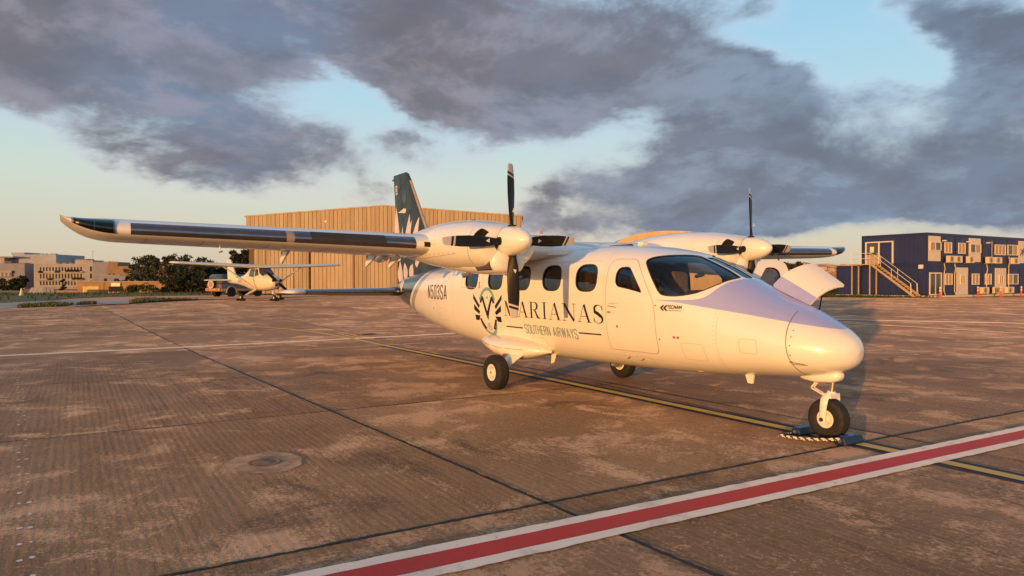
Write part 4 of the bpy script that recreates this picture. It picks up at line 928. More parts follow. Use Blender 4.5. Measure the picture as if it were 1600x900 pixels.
# ================= ground =================
FH = np.array([math.cos(YAW), math.sin(YAW)]); RH = np.array([math.sin(YAW), -math.cos(YAW)])
RANG = math.atan2(RH[1], RH[0])
def at(l, d): p = CAM[:2] + RH * l + FH * d; return float(p[0]), float(p[1])
_gl = pchip([-50, 16, 30, 47, 57, 70, 85, 150, 290, 700, 3000], [0, 0, .17, .47, .42, .26, .06, -.88, -1.5, -2, -2]); _gr = pchip([-50, 16, 40, 63, 75, 110, 150, 400, 3000], [0, 0, .07, .17, .14, .05, -.2, -1.5, -2])
def gz(x, y):
    p = np.stack([np.asarray(x, float) - CAM[0], np.asarray(y, float) - CAM[1]], -1); d_ = p @ FH; l_ = p @ RH
    q = np.clip((l_ / np.maximum(d_, 10) + .15) / .5, 0, 1); q = q * q * (3 - 2 * q)
    return _gl(d_) * (1 - q) + _gr(d_) * q
def g1(x, y): return float(gz(np.array([x]), np.array([y]))[0])

def concrete(name, per_slab):
    m_ = bpy.data.materials.new(name); m_.use_nodes = True; t = NT(m_.node_tree); b = t.n['Principled BSDF']
    geo = t.new('NewGeometry').outputs['Position']; X, Y, Z = t.sep(geo)[:3]
    rnd = t.new('ObjectInfo').outputs['Random'] if per_slab else None
    off = t.m('MULTIPLY', rnd, 37.) if per_slab else 0.
    p = t.comb(t.m('ADD', X, off), Y, off)
    big = t.noise(p, .35, 5, .6, .4); mid = t.noise(p, 1.3, 7, .65, .6); fine = t.noise(p, 34, 4, .65); grit = t.noise(p, 150, 2, .6)
    # brushed tines along the laying direction: broad dirty furrows and fine streaks
    wob = t.m('MULTIPLY', t.noise(t.comb(t.m('MULTIPLY', X, .5), Y, off), 1.1, 3), .07)
    yy = t.m('ADD', Y, wob)
    fur = t.noise(t.comb(t.m('MULTIPLY', X, .22), t.m('MULTIPLY', yy, 7.5), off), 1.6, 4, .7)
    tin = t.noise(t.comb(t.m('MULTIPLY', X, 3.2), t.m('MULTIPLY', yy, 24.), off), 1.5, 6, .78)
    wave = t.m('MULTIPLY_ADD', t.m('SINE', t.m('MULTIPLY', yy, 88.)), .5, .5)
    worn = t.smooth(t.m('ADD', t.m('MULTIPLY_ADD', t.m('SUBTRACT', big, .5), .5, mid), t.m('MULTIPLY', t.m('SUBTRACT', fine, .5), .45)), .50, .64)
    fade = t.smooth(t.vm('LENGTH', t.vm('SUBTRACT', geo, tuple(CAM))), 10, 26, 1, 0)
    amt = t.m('MULTIPLY', t.smooth(t.noise(p, .55, 3), .35, .6, .3, 1.), t.smooth(t.m('FRACT', t.m('MULTIPLY', rnd, 7.3)), .2, .8, .35, 1.)) if per_slab else .35
    col = t.mix(t.smooth(big, .35, .65), (.325, .20, .098), (.48, .305, .165))
    col = t.mix(t.m('MULTIPLY', t.smooth(tin, .40, .70), .52), col, (.135, .073, .035))
    col = t.mix(t.m('MULTIPLY', t.m('MULTIPLY', t.smooth(fur, .44, .66), amt), .58), col, (.12, .066, .034))
    col = t.mix(t.m('MULTIPLY', t.m('MULTIPLY', wave, fade), t.m('MULTIPLY', amt, .30)), col, (.15, .085, .045))
    col = t.mix(t.m('MULTIPLY', worn, .75), col, (.84, .565, .375))
    col = t.mix(t.m('MULTIPLY', t.smooth(t.noise(p, .8, 6, .7, 1.), .54, .70), .78), col, (.10, .060, .034))
    col = t.mix(t.smooth(grit, .45, .7, 0, .55), col, (.10, .06, .036))
    col = t.mix(t.smooth(fine, .5, .72, 0, .45), col, (.66, .46, .33))
    sp_ = t.noise(p, 75, 3, .7); col = t.mix(t.smooth(sp_, .60, .72, 0, .6), col, (.80, .60, .46)); col = t.mix(t.smooth(sp_, .40, .30, 0, .5), col, (.07, .042, .027))
    if per_slab: col = t.mix(1.0, col, t.ramp(rnd, [(0, (.84, .82, .80)), (.5, (1.0, .98, .96)), (1, (1.16, 1.14, 1.12))]), 'MULTIPLY')
    t.put(b.inputs['Base Color'], col); t.put(b.inputs['Roughness'], t.lin(mid, .3, .7, .62, .85)); b.inputs['Specular IOR Level'].default_value = .3; b.inputs['Diffuse Roughness'].default_value = 1.0
    h = t.m('ADD', t.m('ADD', t.m('MULTIPLY', fine, .35), t.m('MULTIPLY', grit, .35)), t.m('ADD', t.m('MULTIPLY', t.m('MULTIPLY', wave, fade), .18), t.m('MULTIPLY', tin, .45)))
    bn = t.new('Bump'); bn.inputs['Strength'].default_value = 1.0; bn.inputs['Distance'].default_value = .013; t.put(bn.inputs['Height'], h); t.l.new(bn.outputs[0], b.inputs['Normal'])
    return m_
M['concrete'] = concrete('brushed_concrete', True); M['concrete_far'] = concrete('far_concrete', False)
M['sealant'] = mat('joint_sealant', (.030, .021, .016), .7, var=.3, scale=20)
def paint(name, col, worn=.35):
    m_ = bpy.data.materials.new(name); m_.use_nodes = True; t = NT(m_.node_tree); b = t.n['Principled BSDF']; geo = t.new('NewGeometry').outputs['Position']
    n_ = t.noise(geo, 9, 8, .72); n2_ = t.noise(geo, 1.1, 4)
    p = t.mix(t.smooth(n2_, .35, .7, 0, .35), col, tuple(k * .72 for k in col))
    p = t.mix(t.m('MULTIPLY', t.smooth(n_, .60, .70), worn * 2.2, clamp=True), p, (.20, .125, .075)); p = t.mix(t.smooth(t.noise(geo, 2.6, 7, .7, .6), .52, .70, 0, .35), p, (.20, .13, .085))
    t.put(b.inputs['Base Color'], p); b.inputs['Roughness'].default_value = .65; b.inputs['Diffuse Roughness'].default_value = 1.; b.inputs['Specular IOR Level'].default_value = .3
    bn = t.new('Bump'); bn.inputs['Strength'].default_value = .3; bn.inputs['Distance'].default_value = .005; t.put(bn.inputs['Height'], t.noise(geo, 60, 3)); t.l.new(bn.outputs[0], b.inputs['Normal']); return m_
M['p_white'] = paint('white_marking', (.86, .80, .74)); M['p_red'] = paint('red_marking', (.52, .040, .038), .6); M['p_yellow'] = paint('yellow_marking', (.54, .40, .10)); M['p_black'] = paint('black_marking', (.018, .016, .016), .2)
M['p_white_old'] = paint('old_white_marking', (.72, .62, .54), .5); M['p_pale'] = paint('old_pale_yellow', (.75, .60, .32), .5)

# one sheet to the horizon, then the concrete apron on it as single slabs
def sheet(name, ls, ds, dz, m_, **kw):
    vv = [];
    for d_ in ds:
        for l_ in ls:
            L_ = l_ * max(1, abs(d_) / 40); x, y = at(L_, d_); vv.append((x, y, g1(x, y) + dz))
    n = len(ls); return tag(mesh(name, vv, [(j * n + i, j * n + i + 1, (j + 1) * n + i + 1, (j + 1) * n + i) for j in range(len(ds) - 1) for i in range(n - 1)], m_, None, True), **kw)
M['soil'] = mat('dry_soil', (.19, .12, .075), .9, var=.35, scale=.15, bump=.3, coords='Object', col2=(.10, .085, .04))
sheet('ground', np.linspace(-90, 90, 61), [-60, -20, 0, 8, 16, 20, 25, 30, 36, 42, 47, 52, 57, 63, 70, 77, 85, 95, 110, 130, 150, 200, 290, 450, 700, 1300, 3000], -.06, M['soil'], kind='structure')
apron = sheet('apron', np.linspace(-46, 60, 54), [-45, -20, 0, 8, 16, 18, 20, 22.5, 25, 28, 31, 34, 38, 42, 45, 48, 52, 56, 60, 62.5], -.03, M['concrete_far'], kind='structure')
def gx(i): return {0: 5.12, 1: .46, 2: -4.32}.get(i, 5.12 - 4.86 * i if i < 0 else (-4.32 - 5.05 * (i - 2)))
def gy(j): return -4.06 + 4.72 * j
def gpt(x, y): return x + .020 * (y + 1), y + (.048 * (-x) if y < -1 else .012 * (-x)) * (1 if y < 5 else 0) * -1
XI = list(range(-2, 8)); YJ = list(range(-3, 7)); GAP = .010
sealer = None
for i in XI:
    for j in YJ:
        xa, xb, ya, yb = gx(i), gx(i + 1), gy(j), gy(j + 1)        # xa > xb
        P = [gpt(xb + GAP, ya + GAP), gpt(xa - GAP, ya + GAP), gpt(xa - GAP, yb - GAP), gpt(xb + GAP, yb - GAP)]
        if min((np.array(p) - CAM[:2]) @ FH for p in P) < -9: continue
        cx_, cy_ = np.mean(P, 0); vv = []
        for ins, zz in ((0, -.025), (0, -.006), (.010, 0)):
            for p in P:
                q = (p[0] + np.sign(cx_ - p[0]) * ins, p[1] + np.sign(cy_ - p[1]) * ins); vv.append((q[0] - cx_, q[1] - cy_, g1(*q) + zz))
        fs = [(a, (a + 1) % 4, 4 + (a + 1) % 4, 4 + a) for a in range(4)] + [(4 + a, 4 + (a + 1) % 4, 8 + (a + 1) % 4, 8 + a) for a in range(4)] + [(8, 9, 10, 11)]
        o = mesh('concrete_slab', vv, fs, M['concrete'], apron); o.location = (cx_, cy_, 0)
# black sealant lying in the joints
m_ = MB()
for i in range(-2, 9):
    for j in YJ:
        a, b_ = gpt(gx(i), gy(j)), gpt(gx(i), gy(j + 1)); k = .05
        m_.add([(a[0] - k, a[1], g1(*a) - .009), (a[0] + k, a[1], g1(*a) - .009), (b_[0] + k, b_[1], g1(*b_) - .009), (b_[0] - k, b_[1], g1(*b_) - .009)], [(0, 1, 2, 3)])
for j in range(-3, 8):
    for i in XI:
        a, b_ = gpt(gx(i), gy(j)), gpt(gx(i + 1), gy(j)); k = .05
        m_.add([(a[0], a[1] - k, g1(*a) - .0075), (a[0], a[1] + k, g1(*a) - .0075), (b_[0], b_[1] + k, g1(*b_) - .0075), (b_[0], b_[1] - k, g1(*b_) - .0075)], [(0, 1, 2, 3)])
m_.build('joint_sealant', M['sealant'], apron, recalc=False)
# tar overbanding, ragged, on the long open joints
def ragged(name, pts, wd, m_, z=.003, seed=1, step=.05, fray=.5):
    r_ = random.Random(seed); L = []; pts = [np.array(p, float) for p in pts]; w0 = wd
    for a, b_ in zip(pts[:-1], pts[1:]):
        n = max(2, int(np.linalg.norm(b_ - a) / step)); dd = (b_ - a) / np.linalg.norm(b_ - a); nn = np.array([-dd[1], dd[0]])
        for k in range(n):
            c = a + (b_ - a) * k / n; w0 = .8 * w0 + .2 * wd * max(.05, r_.uniform(1 - fray * 2.2, 1 + fray * 2.2)); o_ = r_.uniform(-.008, .008)
            L.append((c + nn * (w0 / 2 + o_), c - nn * (w0 / 2 - o_)))
    vv = [(p[0], p[1], g1(p[0], p[1]) + z) for q in L for p in q]
    return mesh(name, vv, [(2 * i, 2 * i + 1, 2 * i + 3, 2 * i + 2) for i in range(len(L) - 1)], m_, apron)
for j, xa, xb in ((0, 12, -30), (1, 6, -20)):
    ragged('tar_band', [gpt(x, gy(j)) for x in np.linspace(xa, xb, 12)], .036 if j == 0 else .022, M['sealant'], seed=j + 3)
for i, ya, yb in ((0, -12, 12), (1, -14, 1), (2, -14, .5), (4, -16, 10)):
    ragged('tar_band', [gpt(gx(i), y) for y in np.linspace(ya, yb, 10)], .034 if i == 0 else .022, M['sealant'], seed=i + 9)
ragged('tar_band', [(-1.8 + 3.3 * q - .5, .62 - .19 * q) for q in np.linspace(-1.5, 3, 8)], .022, M['sealant'], seed=31)
for k, (l0, l1, d_) in enumerate(((-32, -13, 34.), (-28, -20, 27.5), (-19, -11, 26.), (-9, 2, 30.), (-12, 0, 24.))):
    ragged('crack', [at(l0 + (l1 - l0) * q, d_ + .5 * math.sin(q * 7 + k)) for q in np.linspace(0, 1, 8)], .09, M['sealant'], seed=50 + k, step=.3)

def strip_mark(name, pts, wd, m_, z=.006, par=None):
    pts = [np.array(p, float) for p in pts]; Q = []
    for a, b_ in zip(pts[:-1], pts[1:]):
        n = max(1, int(np.linalg.norm(b_ - a) / 1.0)); Q += [a + (b_ - a) * k / n for k in range(n)]
    Q.append(pts[-1]); vv = []
    for i, p in enumerate(Q):
        dd = Q[min(i + 1, len(Q) - 1)] - Q[max(i - 1, 0)]; dd /= np.linalg.norm(dd); nn = np.array([-dd[1], dd[0]])
        for s in (1, -1): q = p + nn * wd / 2 * s; vv.append((q[0], q[1], g1(*q) + z))
    return mesh(name, vv, [(2 * i, 2 * i + 1, 2 * i + 3, 2 * i + 2) for i in range(len(Q) - 1)], m_, par or apron)
rx = lambda y: 5.62 + .036 * (y + 5.5)
for o_, wd, m_, z in ((0, .215, 'p_red', .006), (-.1655, .114, 'p_white', .0065), (.1655, .114, 'p_white', .0069)):
    r_ = random.Random(int(z * 1e5) + int(o_ * 100)); vv = []
    for y in np.arange(-12, 24, .09):
        for s in (-1, 1):
            outer = abs(o_) > .01 and s * o_ > 0
            vv.append((rx(y) + o_ + s * wd / 2 + (r_.uniform(-.007, .007) if outer else r_.uniform(-.002, .002)), y, .0003 * (s * 0) + z + .004))
    mesh('safety_line', vv, [(2 * i, 2 * i + 1, 2 * i + 3, 2 * i + 2) for i in range(len(vv) // 2 - 1)], M[m_], apron)
YL = [(14, -.55), (6.8, .0), (4.35, .06), (-.5, .08), (-5.5, .05), (-8, -.02), (-10.5, -.1), (-12.9, -.35), (-14.5, -.75), (-16.5, -1.6), (-19.1, -4.1), (-21, -7.5), (-22.5, -13), (-23.5, -20)]
def smooth_path(p, n=4):
    t_ = np.arange(len(p)); fx, fy = pchip(t_, [k[0] for k in p]), pchip(t_, [k[1] for k in p]); q = np.linspace(0, len(p) - 1, (len(p) - 1) * n + 1); return list(zip(fx(q), fy(q)))
strip_mark('lead_in_line', smooth_path(YL), .15, M['p_yellow'], .0095)
strip_mark('lead_in_line', smooth_path(YL[:6]), .34, M['p_black'], .0055)
strip_mark('stand_line', [(-10.35, -30), (-10.3, -8), (-10.22, 3.5), (-10.0, 24)], .23, M['p_white'], .008)
strip_mark('stand_line', [(-8.05, -2.0), (-7.98, 1.2)], .07, M['p_pale'], .007)
def boxmark(name, x0, x1, y0, y1, wd, m_, z):
    for a, b_ in (((x0, y0), (x0, y1)), ((x1, y0), (x1, y1))): strip_mark(name, [a, b_], wd, m_, z)
    for a, b_ in (((x0 + wd / 2, y0), (x1 - wd / 2, y0)), ((x0 + wd / 2, y1), (x1 - wd / 2, y1))): strip_mark(name, [a, b_], wd, m_, z)
boxmark('stand_box', -11.95, -10.75, .10, 1.55, .10, M['p_yellow'], .008)
strip_mark('stand_box', [(-11.35, .62), (-11.35, 1.0)], .5, M['p_black'], .0085)
for y in (.35, 1.28): strip_mark('stand_box', [(-11.6, y), (-11.1, y)], .12, M['p_yellow'], .0085)
strip_mark('service_line', [(-12, 17.5), (-7.8, 20.6), (-3.1, 23.9), (6, 30)], .36, M['p_white'], .030)
strip_mark('service_line', [(-7.9, 18.2), (-4.5, 18.5), (-.9, 18.3)], .24, M['p_white_old'], .029)
# two columns of worn paint dabs at the left
r_ = random.Random(5)
for k in range(34):
    x = 5.6 - k * .33
    for s in (-.028, .035):
        if r_.random() < .15: continue
        px_, py_ = x + r_.uniform(-.02, .02), -7.12 - .058 * (5 - x) + s; w_, h_ = r_.uniform(.012, .022), r_.uniform(.016, .028)
        mesh('paint_dab', [(px_ + h_ * math.cos(q) * r_.uniform(.7, 1.2), py_ + w_ * math.sin(q) * r_.uniform(.7, 1.2), .0045) for q in np.linspace(0, 2 * PI, 8, endpoint=False)], [tuple(range(8))], M['p_white'], apron)
for a, b_ in (((-6.9, -7.75), (-6.9, -7.45)), ((-6.85, -7.1), (-6.82, -6.75)), ((-6.9, -6.5), (-6.9, -6.2)), ((-6.85, -5.9), (-6.85, -5.6))): strip_mark('paint_dash', [a, b_], .05, M['p_white_old'], .005)
# fuel pit cover set in a pale mortar ring
pc = empty('pit_cover', (2.67, -5.39, 0), label='round grey pit cover set in a pale mortar ring in the foreground slab', cat='manhole cover')
Mm = mat('pale_mortar', (.47, .31, .20), .85, var=.35, scale=5, bump=.4, bscale=30); Mi = mat('worn_iron', (.26, .165, .11), .8, .0, var=.3, scale=9, bump=.4, bscale=60)
rq = np.linspace(0, 2 * PI, 44, endpoint=False)
mesh('mortar_ring', [((.40 + .025 * math.sin(3 * q) + .012 * math.sin(7 * q + 1)) * math.cos(q), (.36 + .02 * math.sin(2 * q + 2) + .012 * math.sin(9 * q)) * math.sin(q), .0035) for q in rq], [tuple(range(44))], Mm, pc)
MB().lathe([(.001, .008), (.10, .008), (.105, .006), (.118, .006), (.122, .008), (.155, .008), (.165, .0045)], (0, 0, 0), (0, 0, 1), 40).build('cover_plate', Mi, pc, 40)
MB().lathe([(.085, .0095), (.092, .0095)], (0, 0, 0), (0, 0, 1), 30).build('cover_ridge', M['seam'], pc)

# ================= far things; local x = to the right, y = away, z = up =================
def place(name, l, d_, rot=0., dz=0., **kw):
    x, y = at(l, d_); return empty(name, (x, y, g1(x, y) + dz), RANG + R_(rot), **kw)
def PX(px, d_): return (px - 800) / 1103.36 * d_
M['tan'] = mat('tan_cladding', (.34, .265, .18), .6, var=.15, scale=1.3, stretch=(1, 1, .10)); M['tan2'] = mat('tan_cladding_light', (.375, .29, .195), .6, var=.14, scale=1.3, stretch=(1, 1, .10)); M['tan_dark'] = mat('tan_trim', (.20, .12, .06), .6, var=.1)
M['groove'] = mat('cladding_groove', (.17, .11, .06), .8, var=.1)

# ---- hangar ----
HD = 85.
h = place('hangar', PX(385, HD), HD, label='large tan metal hangar with vertical ribbed cladding and low gable behind the airplane', cat='hangar')
HW = 33.2; EV, AP = 9.45, 10.7
def ribs(m_, x0, x1, zf, z0, y, step=.5, dp=.05):
    """standing seam cladding: raised pans with grooves between"""
    x = x0
    while x < x1 - .05:
        b_ = min(x + step, x1); a_ = x + .045
        za, zb = zf(a_), zf(b_)
        m_.add([(a_, y, z0), (b_, y, z0), (b_, y, zb), (a_, y, za), (a_, y - dp, z0), (b_, y - dp, z0), (b_, y - dp, zb), (a_, y - dp, za)], [(4, 5, 6, 7), (0, 4, 7, 3), (1, 2, 6, 5), (3, 7, 6, 2), (0, 1, 5, 4)]); x = b_
gab = lambda x: EV + (AP - EV) * (1 - abs(x - HW / 2) / (HW / 2))
m_ = MB(); m_.prism([(0, 0), (HW, 0), (HW, EV - .05), (HW / 2, AP - .05), (0, EV - .05)], lambda a, b_, q: (a, .9 + q, b_), 26); m_.build('hangar_body', M['groove'], h)
m_ = MB(); ribs(m_, 0, HW, lambda x: gab(x) - .12, 7.45, 0.0); o = m_.build('gable_cladding', M['tan'], h, recalc=True); o['kind'] = 'stuff'
MB().prism([(0, 7.46), (HW, 7.46), (HW, EV - .12), (HW / 2, AP - .12), (0, EV - .12)], lambda a, b_, q: (a, .01 + q, b_), .85).build('gable_back', M['groove'], h)
for s in (0, 1):
    a, b_ = ((-.15, EV - .14), (HW / 2, AP - .12)) if s == 0 else ((HW / 2, AP - .12), (HW + .15, EV - .14))
    MB().prism([(a[0], a[1]), (b_[0], b_[1]), (b_[0], b_[1] + .16), (a[0], a[1] + .16)], lambda p, q, k: (p, -.12 + k, q), 26.9).build('roof', M['tan2'], h)
MB().box2((0, -.04, 7.36), (HW, .3, 7.45)).build('door_rail', M['tan_dark'], h)
x = .85
for k, (wd, yy) in enumerate(((6.75, .28), (5.35, .50), (5.35, .28), (5.6, .50), (5.35, .28), (3.1, .50))):
    dr_ = empty('hangar_door'); dr_.parent = h
    mm = MB(); ribs(mm, x, x + wd - .28, lambda q: 7.33, .12, yy, .485, .05); o = mm.build('door_cladding', M['tan2'] if k % 2 else M['tan'], dr_); o['kind'] = 'stuff'
    MB().box2((x, yy + .005, .1), (x + wd - .28, yy + .10, 7.33)).build('door_back', M['groove'], dr_)
    MB().box2((x + wd - .28, yy - .09, .1), (x + wd - .10, yy + .1, 7.33)).build('door_stile', M['tan_dark'], dr_)
    x += wd
MB().cyl((9.6, -.12, 8.75), (9.6, .0, 8.75), .12, n=12).build('hangar_lamp', M['white_dull'], h)
for xx in (1.9, 5.3): MB().box2((xx, .12, .1), (xx + .28, .22, 7.3)).build('door_guide', M['tan2'], h)
MB().box2((1.1, -.5, 2.4), (2.4, .2, 3.3)).build('door_motor', M['tan2'], h, bevel=.03)
# gantry with a lamp post to the right of the hangar
gp = place('lamp_post', PX(846, 70), 70, label='thin pole with a lamp head and a long horizontal arm right of the hangar roof', cat='lamp post')
gh = 5.55 + .35
MB().cyl((0, 0, -.1), (0, 0, gh + .1), .07, .05, n=8).build('pole', M['white_dull'], gp)
MB().cyl((-2.9, 0, gh), (.45, 0, gh), .065, n=8).build('arm', M['leather_grey'], gp)
MB().box((.0, 0, gh + .32), (.30, .2, .22)).box((.1, 0, gh + .55), (.14, .14, .3)).build('lamp_head', M['leather_grey'], gp, bevel=.02)

# ---- round roofed shelter behind the airplane ----
sh = place('shelter', PX(1050, 95), 95, label='low rounded orange tan shelter roof seen over the cabin roof', cat='shelter')
M['shelter'] = mat('sand_shelter', (.58, .41, .21), .6, var=.12, scale=.5)
prof = [(math.cos(q) * 8.4, 4.9 + 3.4 * math.sin(q) ** .8) for q in np.linspace(0, PI, 25)] + [(-8.4, 0), (8.4, 0)]
MB().prism([(a, b_) for a, b_ in prof], lambda a, b_, q: (a, q, b_), 18).build('shelter_shell', M['shelter'], sh, 40)
MB().prism([(a * .96, b_ * .96) for a, b_ in prof], lambda a, b_, q: (a, -.25 + q, b_), .2).build('shelter_end', M['shelter'], sh, 40)

# ---- blue two-storey cabin block ----
M['blue'] = mat('blue_container', (.019, .027, .11), .45, var=.18, scale=.7, bump=.0, stretch=(1, 1, .4)); M['blue_dk'] = mat('blue_frame', (.014, .022, .08), .4, var=.15); M['wpanel'] = mat('white_panel', (.66, .58, .47), .5, var=.06, scale=2)
M['wframe'] = mat('window_frame_white', (.70, .62, .50), .45, var=.05); M['shade'] = mat('beige_blind', (.42, .30, .20), .6, var=.15, scale=8); M['win_dark'] = mat('dark_window_glass', (.05, .05, .06), .08, var=.1, spec=.8); M['ac'] = mat('ac_casing', (.66, .55, .38), .5, var=.08); M['acg'] = mat('ac_fan_grille', (.26, .17, .08), .5, var=.1)
ang = math.degrees(math.atan2(9.3, 15.4))
bb = place('office_building', PX(1449, 63), 63, ang, dz=.0, label='dark blue two-storey office block of stacked containers with white windows and doors', cat='building')
CW, CH, CL = 2.44, 2.83, 6.25; NCOL = 10
for fl_ in (0, 1):
    for c in range(NCOL):
        z0 = .12 + fl_ * CH; x0 = c * CW
        cm = empty('cabin_module', (x0, 0, z0)); cm.parent = bb
        MB().box2((.06, .05, .10), (CW - .06, CL - .05, CH - .12)).build('wall', M['blue'], cm)
        f_ = MB()
        for xx in (.0, CW - .12):
            for yy in (.0, CL - .12): f_.box2((xx + .003, yy, .163), (xx + .117, yy + .12, CH - .203))
        for zz, hh in ((.0, .16), (CH - .20, .197)):
            f_.box2((.003, 0, zz), (CW - .003, .12, zz + hh)); f_.box2((.003, CL - .12, zz), (CW - .003, CL, zz + hh)); f_.box2((.003, .123, zz), (.12, CL - .123, zz + hh)); f_.box2((CW - .12, .123, zz), (CW - .003, CL - .123, zz + hh))
        f_.build('frame', M['blue_dk'], cm)
        if c == 0:
            q = MB()
            for yy in np.arange(.4, CL - .3, .42): q.box2((.035, yy, .17), (.058, yy + .22, CH - .21))
            q.build('wall_rib', M['blue'], cm)
MB().box2((-.05, -.02, -.05), (NCOL * CW, CL + .02, .115)).build('plinth', M['wpanel'], bb)
ext = MB().box2((.1, CL + .12, .12), (3.0, CL + 2.62, .12 + CH - .1)).build('annex_module', M['blue'], bb)
e_ = MB()
for yy in (CL + .06, CL + 2.56): e_.box2((.02, yy, .12), (.14, yy + .12, CH + .1))
e_.box2((.02, CL + .185, CH - .1), (.14, CL + 2.555, CH + .1)); e_.build('annex_frame', M['blue_dk'], bb)
MB().box2((-.05, CL + .03, -.05), (3, CL + 2.7, .11)).build('plinth', M['wpanel'], bb)
def win(x, z, w_, h_, n=2, panes=None, y=0., frame=.07, name='window'):
    wr = empty(name); wr.parent = bb; f_ = MB()
    f_.box2((x, y - .06, z), (x + frame, y + .02, z + h_)).box2((x + w_ - frame, y - .06, z), (x + w_, y + .02, z + h_)).box2((x + frame, y - .055, z), (x + w_ - frame, y + .02, z + frame)).box2((x + frame, y - .055, z + h_ - frame), (x + w_ - frame, y + .02, z + h_))
    iw = (w_ - 2 * frame); bars = [x + frame + iw * k / n for k in range(1, n)]
    for b_ in bars: f_.box2((b_ - .03, y - .05, z + frame), (b_ + .03, y + .02, z + h_ - frame))
    f_.build('frame', M['wframe'], wr)
    for k in range(n): MB().box2((x + frame + iw * k / n + .002, y - .012, z + frame + .002), (x + frame + iw * (k + 1) / n - .002, y + .012, z + h_ - frame - .002)).build('pane', (panes or [M['shade']] * n)[k], wr)
    return wr
def wpanel(x, w_, z, h_): MB().box2((x, -.035, z), (x + w_, .04, z + h_)).build('wall_panel', M['wpanel'], bb)
U = .12 + CH
# x along the front is read off as distance from the corner
fx = lambda px: 0 if px <= 1449 else (lambda a: a)( (lambda k: (37.09 - k * 63) / (k * math.sin(R_(ang)) - math.cos(R_(ang))))((px - 800) / 1103.36) )
def span(p0, p1): a, b_ = fx(p0), fx(p1); return a, b_ - a
a, w_ = span(1451, 1469.5); wpanel(a, w_, U + .28, 2.25); win(a + .12, U + 1.22, w_ - .12, .78, 2, [M['shade'], M['win_dark']], y=-.05)
for p0, p1 in ((1476, 1487), (1497.5, 1508)): a, w_ = span(p0, p1); win(a, U + 1.02, w_, 1.02, 2)
a, w_ = span(1514.5, 1532); wpanel(a, w_, U + .28, 2.25); win(a + .06, U + 1.14, w_ - .1, .85, 2, [M['win_dark'], M['shade']], y=-.05)
a, w_ = span(1554.5, 1571); win(a, U + 1.02, w_, 1.03, 3); a, w_ = span(1574.5, 1590); win(a, U + 1.04, w_, 1.05, 2, [M['win_dark'], M['shade']])
a, w_ = span(1592, 1613); wpanel(a, w_, U + .28, 2.25)
ic = MB()
for P in ([(.2, .35), (1.5, 1.55), (1.62, 1.42), (.35, .22)], [(.1, 1.15), (.75, 1.0), (.95, .85), (.55, .9)], [(.95, .1), (1.25, .95), (1.1, 1.0), (.8, .55)], [(1.2, 1.5), (1.35, 1.8), (1.5, 1.75), (1.45, 1.5)]):
    ic.prism([(a + p * .8, U + .85 + q * .75) for p, q in P], lambda p, q, k: (p, -.045 + k - .004 * len(ic.f) / 6, q), .012)
ic.build('plane_sign', M['ink'], bb)
a, w_ = span(1452.5, 1471.5); g_ = win(a, .16, w_, 2.05, 2, [M['win_dark'], M['win_dark']], frame=.12, name='entrance_door')
for p0, p1 in ((1477, 1488), (1519, 1530), (1539.5, 1549)): a, w_ = span(p0, p1); win(a, 1.08, w_, 1.05, 2)
a, w_ = span(1575, 1591); win(a, 1.08, w_, 1.05, 2, [M['shade'], M['win_dark']])
for p0, p1 in ((1494.5, 1512.5), (1555.5, 1572)):
    a, w_ = span(p0, p1); wpanel(a, w_, .14, 2.55); win(a + w_ * .3, 1.15, w_ * .42, .85, 2, y=-.05)
def acunit(px, p1, z, legs=True):
    a, w_ = span(px, p1); y = -.48
    r_ = empty('ac_unit'); r_.parent = bb
    MB().box2((a, y, z), (a + w_, y + .32, z + .62)).build('casing', M['ac'], r_, bevel=.015)
    MB().cyl((a + w_ * .40, y - .012, z + .31), (a + w_ * .40, y + .0, z + .31), .24, n=16).build('fan_grille', M['acg'], r_)
    MB().box2((a + w_ * .80, y - .008, z + .08), (a + w_ * .96, y, z + .54)).build('service_panel', M['wframe'], r_)
    MB().box2((a + .05, y + .32, z - .06), (a + w_ - .05, -.0, z - .01)).build('bracket', M['seam'], r_)
for p0, p1 in ((1475.5, 1485), (1486, 1496), (1506.5, 1515), (1537, 1546.5), (1548, 1558), (1576, 1585.5)): acunit(p0, p1, U + .17)
for p0, p1 in ((1528, 1538), (1548, 1556), (1567, 1577)): acunit(p0, p1, .22)
for p_, z1 in ((1474.5, U + .1), (1491, U + .1), (1541, U + .1), (1575.5, U + .9)):
    a = fx(p_); MB().tube([(a, -.06, z1), (a + .15, -.07, z1 - .5), (a, -.06, z1 - .9), (a, -.06, .5), (a + .3, -.06, .1)], .035, 6).build('drain_hose', M['wpanel'], bb)
a = fx(1549); MB().box2((a, -.06, U + .8), (a + .14, .0, U + 2.35)).build('cable_duct', M['leather_grey'], bb)
for p_ in (1472.5, 1510, 1541): a = fx(p_); MB().box((a, -.2, U + 2.0 + .15), (.1, .35, .1)).build('wall_lamp', M['wframe'], bb)
MB().box2((-.09, .35, 2.55), (-.0, .75, 2.9)).build('meter_box', M['wframe'], bb)
